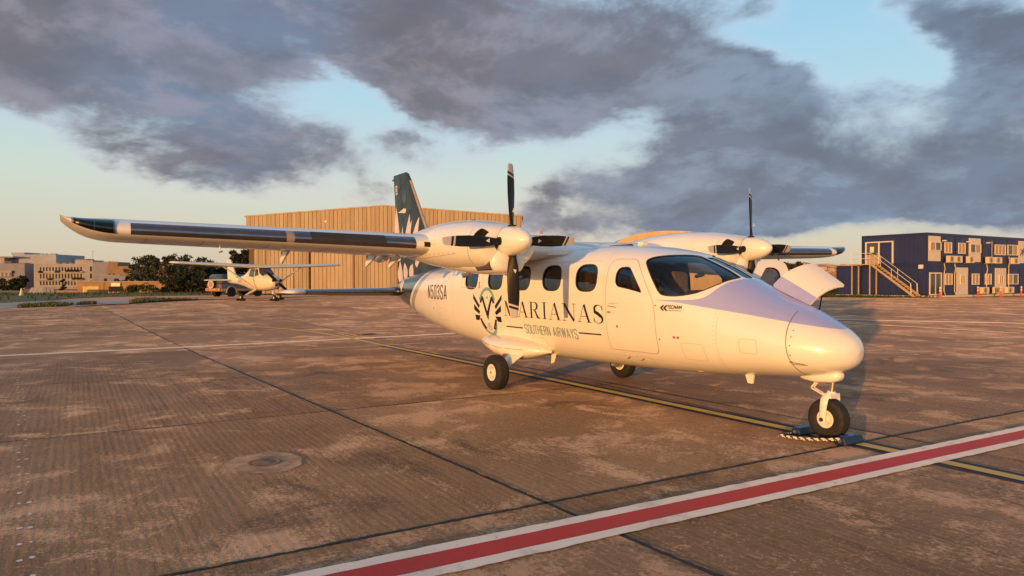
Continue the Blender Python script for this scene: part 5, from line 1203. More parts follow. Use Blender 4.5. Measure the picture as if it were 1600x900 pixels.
# end wall: door on the upper floor (built on the end face x = 0)
def endbox(y0, y1, z0, z1, t_, m2, nm, par): return MB().box2((-t_, y0, z0), (.055, y1, z1)).build(nm, m2, par)
ed = empty('upper_door'); ed.parent = bb
q = MB(); q.box2((-.06, 3.10, U + 2.12), (.05, 5.85, U + 2.22))
for yy in (3.10, 4.42, 5.72): q.box2((-.06, yy, U + .12), (.05, yy + .13, U + 2.118))
q.build('frame', M['wframe'], ed); endbox(4.552, 5.718, U + 1.0, U + 2.115, .0, M['win_dark'], 'glass_pane', ed); endbox(4.552, 5.718, U + .12, U + .98, .02, M['shade'], 'door_panel', ed); endbox(3.232, 4.418, U + .12, U + 2.115, .005, M['blue'], 'side_panel', ed)
MB().box2((-.01, 5.0, U + 1.2), (.0, 5.4, U + 1.75)).build('notice', M['wframe'], ed)
# stair to it, free standing in front of the end wall (towards -x)
st = empty('metal_stair', bb.location, bb.rotation_euler[2], label='beige steel stair climbing to the upper door at the end of the blue block', cat='stair')
M['steel'] = mat('beige_steel', (.46, .33, .20), .5, var=.12); pz = U + .10
MB().box2((-1.30, 4.55, pz - .10), (-.02, 6.55, pz)).build('landing', M['steel'], st)
for yy in (4.6, 6.4): 
    for xx in (-1.25, -.2): MB().box2((xx, yy, .0), (xx + .10, yy + .10, pz - .103)).build('post', M['steel'], st)
for xx in (-1.28, -.28): MB().prism([(4.55, pz - .14), (4.55, pz + .06), (.55, .25), (.35, .0), (.6, .0)], lambda a, b_, k: (xx + k, a, b_), .05).build('stringer', M['steel'], st)
for k in range(14):
    q = (k + .5) / 14; MB().box((-.76, 4.5 - q * 3.95, pz - .03 - q * (pz - .18)), (.92, .27, .035)).build('tread', M['steel'], st)
for xx in (-1.27, -.25):
    MB().tube([(xx, 4.55, pz + 1.0), (xx, .75, 1.2), (xx, .7, .3)], .022, 6).build('handrail', M['white_dull'], st)
    for q in (.08, .5, .95): MB().cyl((xx, 4.5 - q * 3.9, pz - .05 - q * (pz - .2)), (xx, 4.5 - q * 3.9, pz + .98 - q * (pz - .15)), .02, n=6).build('baluster', M['white_dull'], st)
for zz in (.5, 1.0): MB().tube([(-1.27, 4.6, pz + zz), (-1.27, 6.52, pz + zz), (-.05, 6.52, pz + zz)], .022, 6).build('handrail', M['white_dull'], st)
for yy in (4.6, 5.55, 6.5): MB().cyl((-1.27, yy, pz), (-1.27, yy, pz + 1.0), .022, n=6).build('baluster', M['white_dull'], st)
# bollards along the front
M['orange'] = mat('orange_plastic', (.62, .075, .02), .5, var=.1); M['refl'] = mat('white_band', (.75, .62, .45), .4, var=.05)
bol0 = None
for k, (px, lab) in enumerate(((1469, 'beside the glazed entrance of the blue block'), (1528, 'beside the leftmost low air conditioner'), (1563.5, 'in front of the second white panelled doorway'), (1596, 'at the photo edge beyond the last ground window'))):
    dd = 60.2 + (px - 1449) / 151 * 7.0; x, y = at(PX(px, dd), dd)
    if bol0 is None:
        bol0 = empty('bollard'); r_ = bol0
        MB().lathe([(.001, 0), (.20, 0), (.20, .05), (.08, .08), (.075, .52), (.001, .52)], (0, 0, 0), (0, 0, 1), 14).build('bollard_base', M['orange'], r_, 40)
        MB().lathe([(.072, .525), (.072, .68)], (0, 0, 0), (0, 0, 1), 14).build('band', M['refl'], r_, True)
        MB().lathe([(.076, .685), (.076, .76)], (0, 0, 0), (0, 0, 1), 14).build('collar', M['orange'], r_, True)
        MB().lathe([(.072, .765), (.072, .90), (.03, .94), (.001, .94)], (0, 0, 0), (0, 0, 1), 14).build('band', M['refl'], r_, 40)
    else: r_ = copy_tree(bol0)
    r_.location = (x, y, g1(x, y)); tag(r_, 'orange and white marker bollard standing ' + lab, 'bollard', 'orange bollards in front of the blue block')

# ---- vegetation ----
def leafmat(name, a, b_):
    m_ = bpy.data.materials.new(name); m_.use_nodes = True; t = NT(m_.node_tree); p = t.n['Principled BSDF']
    g = t.new('NewGeometry'); n_ = t.noise(g.outputs['Position'], .9, 4)
    t.put(p.inputs['Base Color'], t.mix(t.smooth(t.m('ADD', t.m('MULTIPLY', n_, .6), t.m('MULTIPLY', g.outputs['Random Per Island'], .4)), .3, .7), a, b_)); p.inputs['Roughness'].default_value = .6; p.inputs['Specular IOR Level'].default_value = .25
    return m_
M['leaf'] = leafmat('eucalyptus_leaf', (.020, .026, .012), (.050, .052, .022)); M['leaf_dk'] = leafmat('dark_leaf', (.012, .018, .009), (.032, .038, .016)); M['conifer'] = leafmat('conifer_leaf', (.035, .032, .018), (.07, .055, .028)); M['bush'] = leafmat('bush_leaf', (.022, .036, .012), (.05, .062, .022)); M['bark'] = mat('bark', (.09, .06, .045), .85, var=.3, scale=4); M['dry'] = leafmat('dry_grass', (.06, .075, .02), (.13, .12, .045)); M['grass'] = leafmat('grass_blade', (.025, .055, .012), (.065, .10, .025))
def leaves(m_, c, r, n, size, rg):
    c = np.array(c)
    for _ in range(n):
        v_ = rg.normal(size=3); v_ /= np.linalg.norm(v_); p = c + v_ * np.array(r) * rg.uniform(.35, 1) ** .6
        a = rg.normal(size=3); a /= np.linalg.norm(a); b_ = np.cross(a, rg.normal(size=3)); b_ /= np.linalg.norm(b_); s = size * rg.uniform(.6, 1.3)
        m_.add([p - a * s, p + b_ * s * .5, p + a * s, p - b_ * s * .5], [(0, 1, 2, 3)])
def tree(l, d_, H, Wd, n, seed, m_='leaf', lab='', grp=None, name='tree', crown0=.25, leaf=.32, fill=60, tall=.28):
    rg = np.random.default_rng(seed); r = place(name, l, d_, 0, -.1, label=lab, cat='tree', group=grp)
    t_ = MB(); k = MB(); ends = []
    top = (rg.uniform(-.1, .1) * Wd, 0, H * .55); t_.tube([(0, 0, 0), (.1, 0, H * .2), (top[0] * .6, 0, H * .38), top], [.05 * H ** .8, .04 * H ** .8, .03 * H ** .8, .018 * H ** .8], 8)
    for i in range(n):
        q = rg.uniform(0, 2 * PI); zz = rg.uniform(crown0, .93); rad = Wd / 2 * math.sqrt(max(1 - ((zz - .55) / .5) ** 2, .08)) * rg.uniform(.35, .92)
        e = (rad * math.cos(q), rad * math.sin(q) * .8, H * zz); b0 = (top[0] * min(zz, .55), 0, H * min(zz * .75, .52))
        t_.tube([b0, tuple((a + b_) / 2 + rg.uniform(-.2, .2) for a, b_ in zip(b0, e)), e], [.09, .06, .025], 5)
        s = rg.uniform(.7, 1.25) * Wd * .125; leaves(k, e, (s, s, s * tall / .28 * .72), fill, leaf, rg)
    t_.build('trunk', M['bark'], r, 50); k.build('crown', M[m_], r, recalc=False); return r
TG = 'dark trees between the pale buildings and the hangar'
tree(PX(222, 168), 168, 9.6, 8.6, 34, 1, lab='tall ragged eucalyptus with sky gaps, leftmost of the dark trees by the yellow building', grp=TG)
tree(PX(258, 165), 165, 8.9, 8.6, 40, 2, lab='dense rounded dark tree just right of the ragged eucalyptus', grp=TG)
tree(PX(200, 172), 172, 5.2, 5.5, 16, 3, lab='small drooping dark tree at the left foot of the eucalyptus', grp=TG)
tree(PX(300, 160), 160, 8.6, 10.5, 40, 4, lab='broad flat topped dark tree above the left wing of the parked light plane', grp=TG)
tree(PX(335, 150), 150, 5.9, 7.5, 34, 5, 'leaf_dk', lab='low dark tree right behind the parked off-road car', grp=TG)
tree(PX(285, 140), 140, 5.4, 9, 44, 6, 'leaf_dk', lab='low dense dark thicket tree beside the end of the yellow building', grp=TG, crown0=.05)
tree(PX(318, 135), 135, 3.6, 8, 30, 61, 'leaf_dk', lab='lowest dark spreading tree between the thicket and the off-road car', grp=TG, crown0=.05)
tree(PX(379, 112), 112, 7.4, 5.0, 40, 7, lab='tall dark tree growing against the left corner of the hangar', grp=TG, fill=80)
tree(PX(344, 140), 140, 3.6, 4.2, 14, 8, lab='small round dark tree left of the tree by the hangar corner', grp=TG)
TR = 'trees behind the open nose hatch'
tree(PX(1236, 112), 112, 4.7, 4.4, 22, 9, 'leaf', lab='dark tree under the far wing, beside the open cockpit door', grp=TR)
tree(PX(1255, 116), 116, 4.4, 3.4, 18, 10, 'leaf', lab='dark tree just right of the open cockpit door', grp=TR)
rg = np.random.default_rng(20)
cf_ = place('conifer', PX(1310, 112), 112, 0, -.1, label='brown green pointed conifer between the raised hatch and the blue block', cat='tree', group=TR)
MB().cyl((0, 0, 0), (0, 0, 3.2), .12, .03, n=8).build('trunk', M['bark'], cf_); k = MB()
for zz in np.linspace(.3, 3.45, 16):
    rr_ = 1.15 * (1 - zz / 3.75) ** .8
    for q in np.linspace(0, 2 * PI, 7, endpoint=False): leaves(k, (rr_ * .6 * math.cos(q + zz), rr_ * .6 * math.sin(q + zz), zz), (rr_ * .5, rr_ * .5, .22), 22, .14, rg)
k.build('crown', M['conifer'], cf_, recalc=False)
def bush(l, d_, sx, sz, n, seed, m_, lab, grp=None, name='bush', leaf=.16):
    rg = np.random.default_rng(seed); r = place(name, l, d_, 0, -.05, label=lab, cat='bush', group=grp); k = MB(); t_ = MB()
    for i in range(n):
        q = rg.uniform(-1, 1); zz = sz * math.sqrt(1 - q * q) * rg.uniform(.35, .9); leaves(k, (q * sx / 2, rg.uniform(-.6, .6), zz * .85), (sx / n * 2.6 + .2, .6, sz * .26), 70, leaf, rg)
        t_.tube([(q * sx / 2 * .8, 0, 0), (q * sx / 2, 0, zz * .8)], [.05, .02], 5)
    t_.build('stem', M['bark'], r); k.build('foliage', M[m_], r, recalc=False); return r
bush(PX(222, 143), 143, 7.0, 2.35, 22, 30, 'bush', 'wide rounded green bush in front of the low yellow building', leaf=.2)
for k_, (px, sx, sz, lab) in enumerate(((1288, 1.8, 1.0, 'low dark shrub in the shade under the raised hatch edge'), (1303, 2.0, .95, 'pale olive shrub left of the annex of the blue block'), (1318, 1.9, 1.15, 'olive shrub touching the annex of the blue block'))):
    bush(PX(px, 80), 80, sx, sz, 9, 40 + k_, 'bush', lab, 'shrubs beside the blue block', leaf=.11)
# grass verges: sheet and blades
def region(name, pts, dz, m_, **kw):
    b_ = bmesh.new(); vv = [b_.verts.new((*at(l, d_), 0)) for l, d_ in densify(pts, 1.5)]; b_.faces.new(vv); bmesh.ops.triangulate(b_, faces=b_.faces)
    for _ in range(2): bmesh.ops.subdivide_edges(b_, edges=[e for e in b_.edges if e.calc_length() > 4], cuts=1); bmesh.ops.triangulate(b_, faces=b_.faces)
    for q in b_.verts: q.co.z = g1(q.co.x, q.co.y) + dz
    bmesh.ops.recalc_face_normals(b_, faces=b_.faces)
    for f in b_.faces:
        if f.normal.z < 0: f.normal_flip()
    me = bpy.data.meshes.new(name); b_.to_mesh(me); b_.free(); me.materials.append(m_); o = bpy.data.objects.new(name, me); COL.objects.link(o); return tag(o, **kw)
def blades(name, pts, n, hgt, m_, seed):
    rg = np.random.default_rng(seed); P = np.array(pts); lo, hi = P.min(0), P.max(0); q = rg.uniform(lo, hi, (n * 3, 2)); q = q[in_poly(q, P)][:n]; k = MB()
    xy = CAM[:2] + q[:, :1] * RH + q[:, 1:] * FH; zz = gz(xy[:, 0], xy[:, 1])
    for (x, y), z in zip(xy, zz):
        a = rg.uniform(0, PI); w_ = rg.uniform(.03, .08); hh = hgt * rg.uniform(.4, 1.3); dx, dy = math.cos(a) * w_, math.sin(a) * w_; lx, ly = rg.uniform(-.1, .1, 2)
        k.add([(x - dx, y - dy, z - .02), (x + dx, y + dy, z - .02), (x + lx, y + ly, z + hh)], [(0, 1, 2)])
    return tag(k.build(name, m_, recalc=False), kind='stuff')
M['turf'] = mat('turf', (.030, .055, .014), .9, var=.4, scale=.4, col2=(.07, .075, .025), bump=.5, bscale=8); M['dust_path'] = mat('dusty_path', (.33, .215, .15), .85, var=.2, scale=.3); M['pale_path'] = mat('pale_concrete_path', (.46, .37, .31), .7, var=.2, scale=.3)
GL = [(-50, 34), (-34, 39), (-29.8, 41.2), (-29.3, 43.6), (-30.7, 49.1), (-31.6, 55), (-30, 66), (-28, 80), (-20, 100), (-20, 145), (-150, 152), (-120, 60)]
region('dusty_path', [(-26, 26), (-24.8, 31.2), (-24.2, 33.4), (-23.7, 35.3), (-23.4, 37.9), (-22.4, 41.2), (-20.1, 47.3), (-17.7, 51.3), (-16, 62), (-20, 72), (-40, 72), (-60, 50), (-40, 30)], .012, M['dust_path'], kind='structure')
region('pale_path', [(-30, 31), (-26.5, 34.8), (-25.9, 35.8), (-26.3, 37.9), (-25.7, 39.8), (-24.0, 39.5), (-21.9, 40.4), (-24.2, 44.6), (-28.6, 45.8), (-29.6, 43.6), (-30.5, 39.8), (-36, 36)], .022, M['pale_path'], kind='structure')
region('grass_verge', GL, .03, M['turf'], kind='structure'); blades('grass', GL, 9000, .32, M['grass'], 3)
GS = [(-25.5, 36.4), (-24.7, 37.2), (-23.8, 37.7), (-24.9, 40.1), (-26.7, 41.2), (-26.8, 40.4), (-26.9, 38.5)]; GS2 = [(-22.1, 40.8), (-21.7, 42.8), (-20.6, 46.5), (-25.3, 48.2), (-23.6, 43.6)]; GS3 = [(-24.2, 39.3), (-23.4, 39.6), (-24.3, 41.2), (-24.8, 40.8)]
for g_ in (GS, GS2, GS3): region('grass_strip', g_, .03, M['turf'], kind='structure'); blades('dry_grass', g_, 1100, .15, M['dry'], 5)
GRT = [(27, 66.5), (37.4, 61.6), (37.0, 63), (35, 68), (33.5, 72), (36, 85), (26, 85), (24, 75)]
region('grass_verge', GRT, .03, M['turf'], kind='structure'); blades('grass', GRT, 6000, .16, M['grass'], 8)
strip_mark('edge_kerb', [at(-17.5, 53.5), at(-22.5, 53), at(-29, 52.5)], .7, M['pale_path'], .05)

# ---- pale buildings far left ----
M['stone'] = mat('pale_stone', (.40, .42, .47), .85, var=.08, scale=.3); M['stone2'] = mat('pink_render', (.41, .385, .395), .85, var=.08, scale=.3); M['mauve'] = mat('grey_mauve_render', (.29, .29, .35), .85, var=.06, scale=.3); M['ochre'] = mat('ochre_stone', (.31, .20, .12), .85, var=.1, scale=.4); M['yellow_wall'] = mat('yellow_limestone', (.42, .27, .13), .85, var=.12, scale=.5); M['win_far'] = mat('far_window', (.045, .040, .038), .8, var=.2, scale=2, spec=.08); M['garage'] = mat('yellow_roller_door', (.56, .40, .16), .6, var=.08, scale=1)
D2 = 290.; k2 = D2 / 1103.36
def X2(px): return (px - 400 + 400 - 800) * k2
def Zy(py, d_, l_): x, y = at(l_, d_); return (438 - py) / 1103.36 * d_ + 1.712
def block(name, p0, p1, ytop, dep, m_, par, d_=D2, ybot=455, y0=0.):
    l0, l1 = PX(p0, d_), PX(p1, d_); return MB().box2((l0, y0, Zy(ybot, d_, l0)), (l1, y0 + dep, Zy(ytop, d_, l0))).build(name, m_, par)
def bld(label, d_, cat='building', name='building'):
    x, y = at(0, d_); return empty(name, (x, y, 0), RANG, label=label, cat=cat)
def fwin(par, p0, p1, y0, y1, d_, m_=None, nm='window', out=.08):
    l0, l1 = PX(p0, d_), PX(p1, d_); w_ = empty(nm); w_.parent = par
    MB().box2((l0, -out * .3, Zy(y1, d_, l0)), (l1, .25, Zy(y0, d_, l0))).build('pane', m_ or M['win_far'], w_)
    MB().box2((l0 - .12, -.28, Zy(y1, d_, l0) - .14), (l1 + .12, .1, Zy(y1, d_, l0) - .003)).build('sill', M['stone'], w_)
tw = bld('tall plain pale building with a roof pavilion behind the balconied block', 300.)
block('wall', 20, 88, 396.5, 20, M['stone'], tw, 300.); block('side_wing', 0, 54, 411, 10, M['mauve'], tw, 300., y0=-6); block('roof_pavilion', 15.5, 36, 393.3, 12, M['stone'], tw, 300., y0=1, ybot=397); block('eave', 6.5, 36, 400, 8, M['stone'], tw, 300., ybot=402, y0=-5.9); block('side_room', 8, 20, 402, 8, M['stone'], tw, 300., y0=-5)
for a, b_ in ((9.5, 11), (12.8, 15)): fwin(tw, a, b_, 402.5, 409, 300.)
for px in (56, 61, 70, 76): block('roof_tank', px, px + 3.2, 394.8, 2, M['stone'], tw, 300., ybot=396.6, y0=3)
block('roof_ledge', 19, 35, 408.6, .6, M['tan_dark'], tw, 300., ybot=409.6, y0=-6.5)
for k_, y0_ in enumerate((422, 434)):
    block('balcony_shade', 0, 37, y0_, 1.2, M['grille'], tw, 300., ybot=y0_ + 4, y0=-7.2)
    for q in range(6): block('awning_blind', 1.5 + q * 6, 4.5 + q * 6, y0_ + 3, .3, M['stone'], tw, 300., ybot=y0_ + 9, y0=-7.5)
for q in range(7): fwin(tw, 2 + q * 7, 5.5 + q * 7, 425, 431, 299.2) if False else None
ho = bld('three-storey pale pink block with rows of balcony windows and plants on the railings', D2)
block('wall', 53, 145, 411, 14, M['stone2'], ho); block('roof_block', 114, 142, 405.5, 8, M['stone2'], ho, ybot=411, y0=1.5); block('roof_hut', 114, 132, 403.5, 5, M['ochre'], ho, ybot=405.6, y0=2)
for r_, (y0, y1) in enumerate(((416.5, 424), (427, 435.5), (438.5, 446))):
    for q in range(14):
        px = 62.5 + q * 4.86 - (r_ == 3) * 2; fwin(ho, px, px + 2.3, y0 - (.4 if q > 10 else 0), y1, D2, nm='balcony_window')
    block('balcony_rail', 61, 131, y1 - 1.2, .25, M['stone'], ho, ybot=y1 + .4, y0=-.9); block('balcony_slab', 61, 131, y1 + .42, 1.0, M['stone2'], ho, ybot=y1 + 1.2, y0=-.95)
for q in range(3): fwin(ho, 140.7, 143.8, 415.5 + q * 11, 423 + q * 11, D2)
rg = np.random.default_rng(77)
for p0, p1, yy in ((89, 96, 423.5), (105, 127, 422), (78, 86, 435), (116, 131, 434.3), (63, 70, 424)):
    k = MB(); 
    for q in np.arange(p0, p1, .9): leaves(k, (PX(q, D2), -1.1, Zy(yy, D2, 0)), (.35, .25, .5), 16, .22, rg)
    k.build('balcony_plants', M['bush'], ho, recalc=False)
for px in (79, 90, 101): MB().lathe([(1.15 * math.cos(q), .65 * math.sin(q)) for q in np.linspace(0, PI / 2, 6)], (PX(px + 3, D2), 4, Zy(411, D2, 0)), (0, 0, 1), 16).build('roof_dome', M['ochre'], ho, True)
MB().cyl((PX(138.5, D2), 3, Zy(411, D2, 0)), (PX(138.5, D2), 3, Zy(391.5, D2, 0)), .05, n=6).box((PX(139.2, D2), 3, Zy(391.2, D2, 0)), (.5, .1, .25)).build('roof_mast', M['grille'], ho)
MB().cyl((PX(105, D2), 3, Zy(411, D2, 0)), (PX(107.6, D2), 3, Zy(403.5, D2, 0)), .12, .07, n=6).build('roof_derrick', M['win_far'], ho)
mv = bld('plain grey mauve rendered house right of the balconied block', 280.)
block('wall', 145, 170, 408.5, 10, M['mauve'], mv, 280.)
for q in range(5): block('parapet_post', 161 + q * 3.3, 161.8 + q * 3.3, 407.3, .3, M['stone'], mv, 280., ybot=408.6, y0=.1)
oc = bld('ochre stone house with arched lights and a lower white annex', 270.)
MB().prism([(PX(163, 270), Zy(455, 270, 0)), (PX(205, 270), Zy(455, 270, 0)), (PX(205, 270), Zy(415, 270, 0)), (PX(184, 270), Zy(415, 270, 0)), (PX(184, 270), Zy(408.5, 270, 0)), (PX(169, 270), Zy(408.5, 270, 0))], lambda a, b_, k: (a, k, b_), 9).build('wall', M['ochre'], oc)
for q in range(6): block('roof_rail', 170 + q * 2.4, 170.5 + q * 2.4, 406.8, .2, M['tan_dark'], oc, 270., ybot=408.6, y0=.2)
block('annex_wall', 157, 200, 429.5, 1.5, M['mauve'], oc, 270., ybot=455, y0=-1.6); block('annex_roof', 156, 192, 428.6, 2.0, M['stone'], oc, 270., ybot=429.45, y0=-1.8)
for a, b_ in ((166.5, 171), (182, 189)): l0 = PX(a, 270); MB().box2((l0, -1.7, Zy(438.5, 270, 0)), (PX(b_, 270), -1.5, Zy(434.3, 270, 0))).build('window', M['win_far'], oc)
for px in (171.5, 178): MB().cyl((PX(px, 270), -.06, Zy(428.6, 270, 0)), (PX(px, 270), .1, Zy(428.6, 270, 0)), .5, n=16).build('arched_window', M['win_far'], oc)
# low yellow stone building
yb = bld('low yellow stone garage building with a ribbed door and a white sign board', 150.); d_ = 150.
block('wall', 121, 269, 440, 6, M['yellow_wall'], yb, d_, 458.5); block('roof', 118, 271, 438.6, 6.6, M['stone2'], yb, d_, 439.95, y0=-.3)
l0, l1 = PX(129.5, d_), PX(155, d_); zb, zt2 = Zy(458, d_, 0), Zy(446.5, d_, 0)
gd = empty('garage_door'); gd.parent = yb; MB().box2((l0, -.04, zb), (l1, .1, zt2)).build('door_leaf', M['garage'], gd)
m_ = MB(); ribs(m_, l0, l1, lambda x: zt2, zb, -.045, .28, .03); m_.build('door_rib', M['garage'], gd)
MB().box2((l0 - .3, -.12, zt2), (l1 + .25, .05, zt2 + .18)).build('lintel', M['yellow_wall'], yb)
MB().cyl((PX(162.5, d_), -.06, zb), (PX(162.5, d_), -.06, Zy(440, d_, 0)), .05, n=6).build('downpipe', M['tan_dark'], yb)
MB().box2((PX(175, d_), -.35, Zy(446.5, d_, 0)), (PX(189, d_), -.05, Zy(441, d_, 0))).build('sign_board', M['wpanel'], yb); MB().box2((PX(170, d_), -.06, Zy(455, d_, 0)), (PX(192, d_), .0, Zy(446.7, d_, 0))).build('window', M['win_far'], yb)
for px in (172, 179.5, 186.5): MB().lathe([(.13 * math.sin(q), -.13 * math.cos(q)) for q in np.linspace(0, PI, 9)], (PX(px, d_), -.5, Zy(455.6, d_, 0)), (0, 0, 1), 12).build('wall_globe', M['refl'], yb, True)
ar = [(PX(258.5, d_) + .98 * math.cos(q), Zy(452, d_, 0) + .75 * math.sin(q)) for q in np.linspace(0, PI, 14)]
MB().prism(ar + [(PX(258.5, d_) - .98, zb), (PX(258.5, d_) + .98, zb)], lambda a, b_, k: (a, -.03 + k, b_), .1).build('arched_opening', M['win_far'], yb)
for px in (199, 209, 246): block('roof_finial', px, px + 1.6, 436.4, .4, M['yellow_wall'], yb, d_, 438.6, y0=.3)
lw = bld('low yellow garden wall left of the yellow garage building', 152., 'wall', 'garden_wall'); block('wall', 88, 121, 453.8, .5, M['yellow_wall'], lw, 152., 458.5); block('coping', 87.6, 121, 453.2, .7, M['stone2'], lw, 152., 453.75, y0=-.1)
# white sheets leaning on frames
for k_, (a, b_, lab) in enumerate(((43, 61, 'tilted white frame stack, leftmost by the grass under the balconied block'), (58, 71, 'steeply tilted white panel between the two white stacks'), (67, 85, 'low white glazed cold frame, rightmost of the white panels'))):
    r_ = bld(lab, 140., 'panel', 'white_panel'); tag(r_, group='white panels by the grass'); l0, l1 = PX(a, 140), PX(b_, 140); z0, z1 = Zy(458.3, 140, 0), Zy(448.3, 140, 0)
    for q in range(3):
        w_ = (l1 - l0) / 3.4; x0 = l0 + q * w_ * 1.1; MB().prism([(x0 - .1, z0 + .02), (x0 + w_ * .85, z0), (x0 + w_ * 1.0 + (.75 if k_ < 2 else .0), z1), (x0 + (.75 if k_ < 2 else .0), z1)], lambda p, s_, k: (p, k + q * .05, s_), .08).build('panel_sheet', M['mauve'] if k_ == 2 else M['stone'], r_)
# marker cone with a stake at the far left, dark hedge trees by the tall building
mc = place('marker_cone', PX(33.5, 68), 68, label='small white and orange marker cone in the grass at the far left', cat='cone')
MB().lathe([(.001, 0), (.26, 0), (.26, .04), (.2, .06), (.12, .38)], (0, 0, 0), (0, 0, 1), 14).build('cone_base', M['ac'], mc, 40); MB().lathe([(.12, .38), (.05, .72), (.001, .74)], (0, 0, 0), (0, 0, 1), 14).build('cone_top', M['refl'], mc, 40)
tree(PX(18, 230), 230, 4.3, 9, 20, 71, 'leaf_dk', 'low dark tree against the left wing of the tall pale building', 'dark trees in front of the pale buildings', leaf=.4, crown0=.1)
tree(PX(31, 225), 225, 5.0, 5.5, 24, 72, 'leaf_dk', 'dark rounded tree left of the white panels', 'dark trees in front of the pale buildings', leaf=.4, crown0=.05)
tree(PX(97, 200), 200, 4.0, 2.4, 12, 73, 'leaf_dk', 'slim dark tree in front of the balconied block', 'dark trees in front of the pale buildings', leaf=.3, crown0=.1)

# ---- hills with far houses ----
M['hill'] = mat('far_hill', (.20, .165, .15), .95, var=.25, scale=.012, col2=(.14, .13, .12)); M['town'] = mat('far_town', (.42, .33, .30), .9, var=.2, scale=.02)
def hill(l0, l1, d_, prof, seed, nm, label=None):
    rg = np.random.default_rng(seed); n = 60; vv = []
    for j, (f, dd) in enumerate(((0, -260), (.45, -130), (.85, -40), (1, 0), (.9, 120), (0, 500))):
        for i in range(n):
            q = i / (n - 1); l_ = l0 + (l1 - l0) * q; hh = float(np.interp(q, *zip(*prof))) * f * (1 + .10 * math.sin(q * 23 + j) + .06 * rg.uniform(-1, 1) * (f > 0)); x, y = at(l_, d_ + dd); vv.append((x, y, -3 + hh))
    return tag(mesh(nm, vv, [(j * n + i, j * n + i + 1, (j + 1) * n + i + 1, (j + 1) * n + i) for j in range(5) for i in range(n - 1)], M['hill'], None, True), kind='structure')
hill(-900, -330, 1300, [(0, 14), (.3, 20), (.45, 34), (.55, 38), (.7, 30), (1, 10)], 3, 'hill'); hill(350, 1500, 1500, [(0, 16), (.1, 34), (.25, 38), (.5, 30), (.8, 36), (1, 20)], 4, 'hill'); hill(-400, 420, 1700, [(0, 12), (.5, 18), (1, 16)], 6, 'hill')
k = MB(); rg = np.random.default_rng(9)
for _ in range(300):
    l_ = rg.uniform(520, 1150) ; dd = rg.uniform(1360, 1480); s = rg.uniform(5, 13); x, y = at(l_, dd); f = np.interp(dd, [1240, 1370, 1460, 1500], [0, .45, .85, 1]); z = -3 + f * np.interp((l_ - 350) / 1150, [0, .1, .25, .5, .8, 1], [16, 34, 38, 30, 36, 20]); k.box((x, y, z + 1.2), (s, s * .8, rg.uniform(4, 9)), Matrix.Rotation(RANG + rg.uniform(-.4, .4), 3, 'Z'))
tag(k.build('hillside_houses', M['town']), kind='stuff')
rb = place('rubble_wall', PX(1296, 100), 100, label='rough brown rubble stone wall left of the blue block', cat='wall'); rg = np.random.default_rng(12)
Mrub = mat('rubble_stone', (.30, .19, .10), .9, var=.35, scale=1.5, bump=.4, bscale=8); k = MB()
for zz in np.arange(0, 2.7, .34):
    x = -1.0
    while x < 4.4: w_ = rg.uniform(.35, .8); k.box((x + w_ / 2, rg.uniform(-.05, .05), zz + .17), (w_ * .94, .55, .31), Matrix.Rotation(rg.uniform(-.06, .06), 3, 'Y')); x += w_
tag(k.build('stone', Mrub, rb, bevel=0), kind='stuff')

# ================= parked light plane =================
M['cream'] = mat('cream_paint', (.72, .66, .54), .35, var=.05, coat=.4); M['glass_far'] = mat('light_plane_glass', (.04, .05, .055), .08, var=.1, spec=.8)
lp = place('light_plane', PX(411, 45), 45, 0, label='cream high-wing single propeller light plane parked in front of the hangar', cat='airplane')
hd = math.atan2(-.71, .70)                                                # heading in the (right, away) frame
lp.rotation_euler = (0, 0, RANG + hd)
LF = Body([(1.95, 1.28, 1.02, .10, 1.15, 2, 2), (1.93, 1.40, .92, .26, 1.15, 2.2, 2.2), (1.80, 1.50, .80, .40, 1.15, 2.4, 2.4), (1.3, 1.60, .68, .50, 1.12, 2.6, 2.5), (.9, 1.66, .64, .53, 1.12, 2.6, 2.6), (.3, 2.06, .62, .55, 1.2, 3.2, 2.8), (.1, 2.12, .62, .55, 1.25, 3.4, 2.8), (-.9, 2.12, .64, .54, 1.3, 3.2, 2.8), (-1.5, 1.95, .70, .46, 1.3, 2.6, 2.6), (-2.3, 1.68, .84, .34, 1.28, 2.3, 2.3), (-3.8, 1.45, 1.02, .18, 1.24, 2, 2), (-5.3, 1.32, 1.14, .06, 1.22, 2, 2), (-5.45, 1.26, 1.2, .02, 1.22, 2, 2)])
xs_ = np.linspace(1.9499, -5.449, 70); vs_ = np.linspace(0, PI, 30)
for side in (-1, 1):
    outs = [xv(LF, round_poly([(-.02, 1.48), (-.05, 1.98), (.20, 1.98), (.52, 1.56)], .06)), xv(LF, round_poly([(-.86, 1.52), (-.80, 1.96), (-.12, 1.98), (-.10, 1.48)], .07))]
    xx = np.concatenate([np.linspace(1.9499, .8, 20), np.linspace(.77, -1.0, 44), np.linspace(-1.1, -5.449, 30)]); P_, fc, rg_ = cut_grid(xx, np.linspace(0, PI, 50), outs)
    pts = LF.pos(P_[:, 0], P_[:, 1], side); nr = LF.nrm(P_[:, 0], P_[:, 1], side); fl = lambda k: [tuple(f[::-1]) if side > 0 else tuple(f) for f, r in zip(fc, rg_) if r == k]
    submesh('fuselage', pts, nr, fl(0), M['cream'], lp)
    for k in (1, 2): submesh('cabin_window', pts, nr, fl(k), M['glass_far'], lp, off=-.01)
WS2 = [(x, v_) for x, v_ in ((.92, .0), (.88, .5), (.66, .80), (.42, .72), (.26, .42), (.22, .0))]
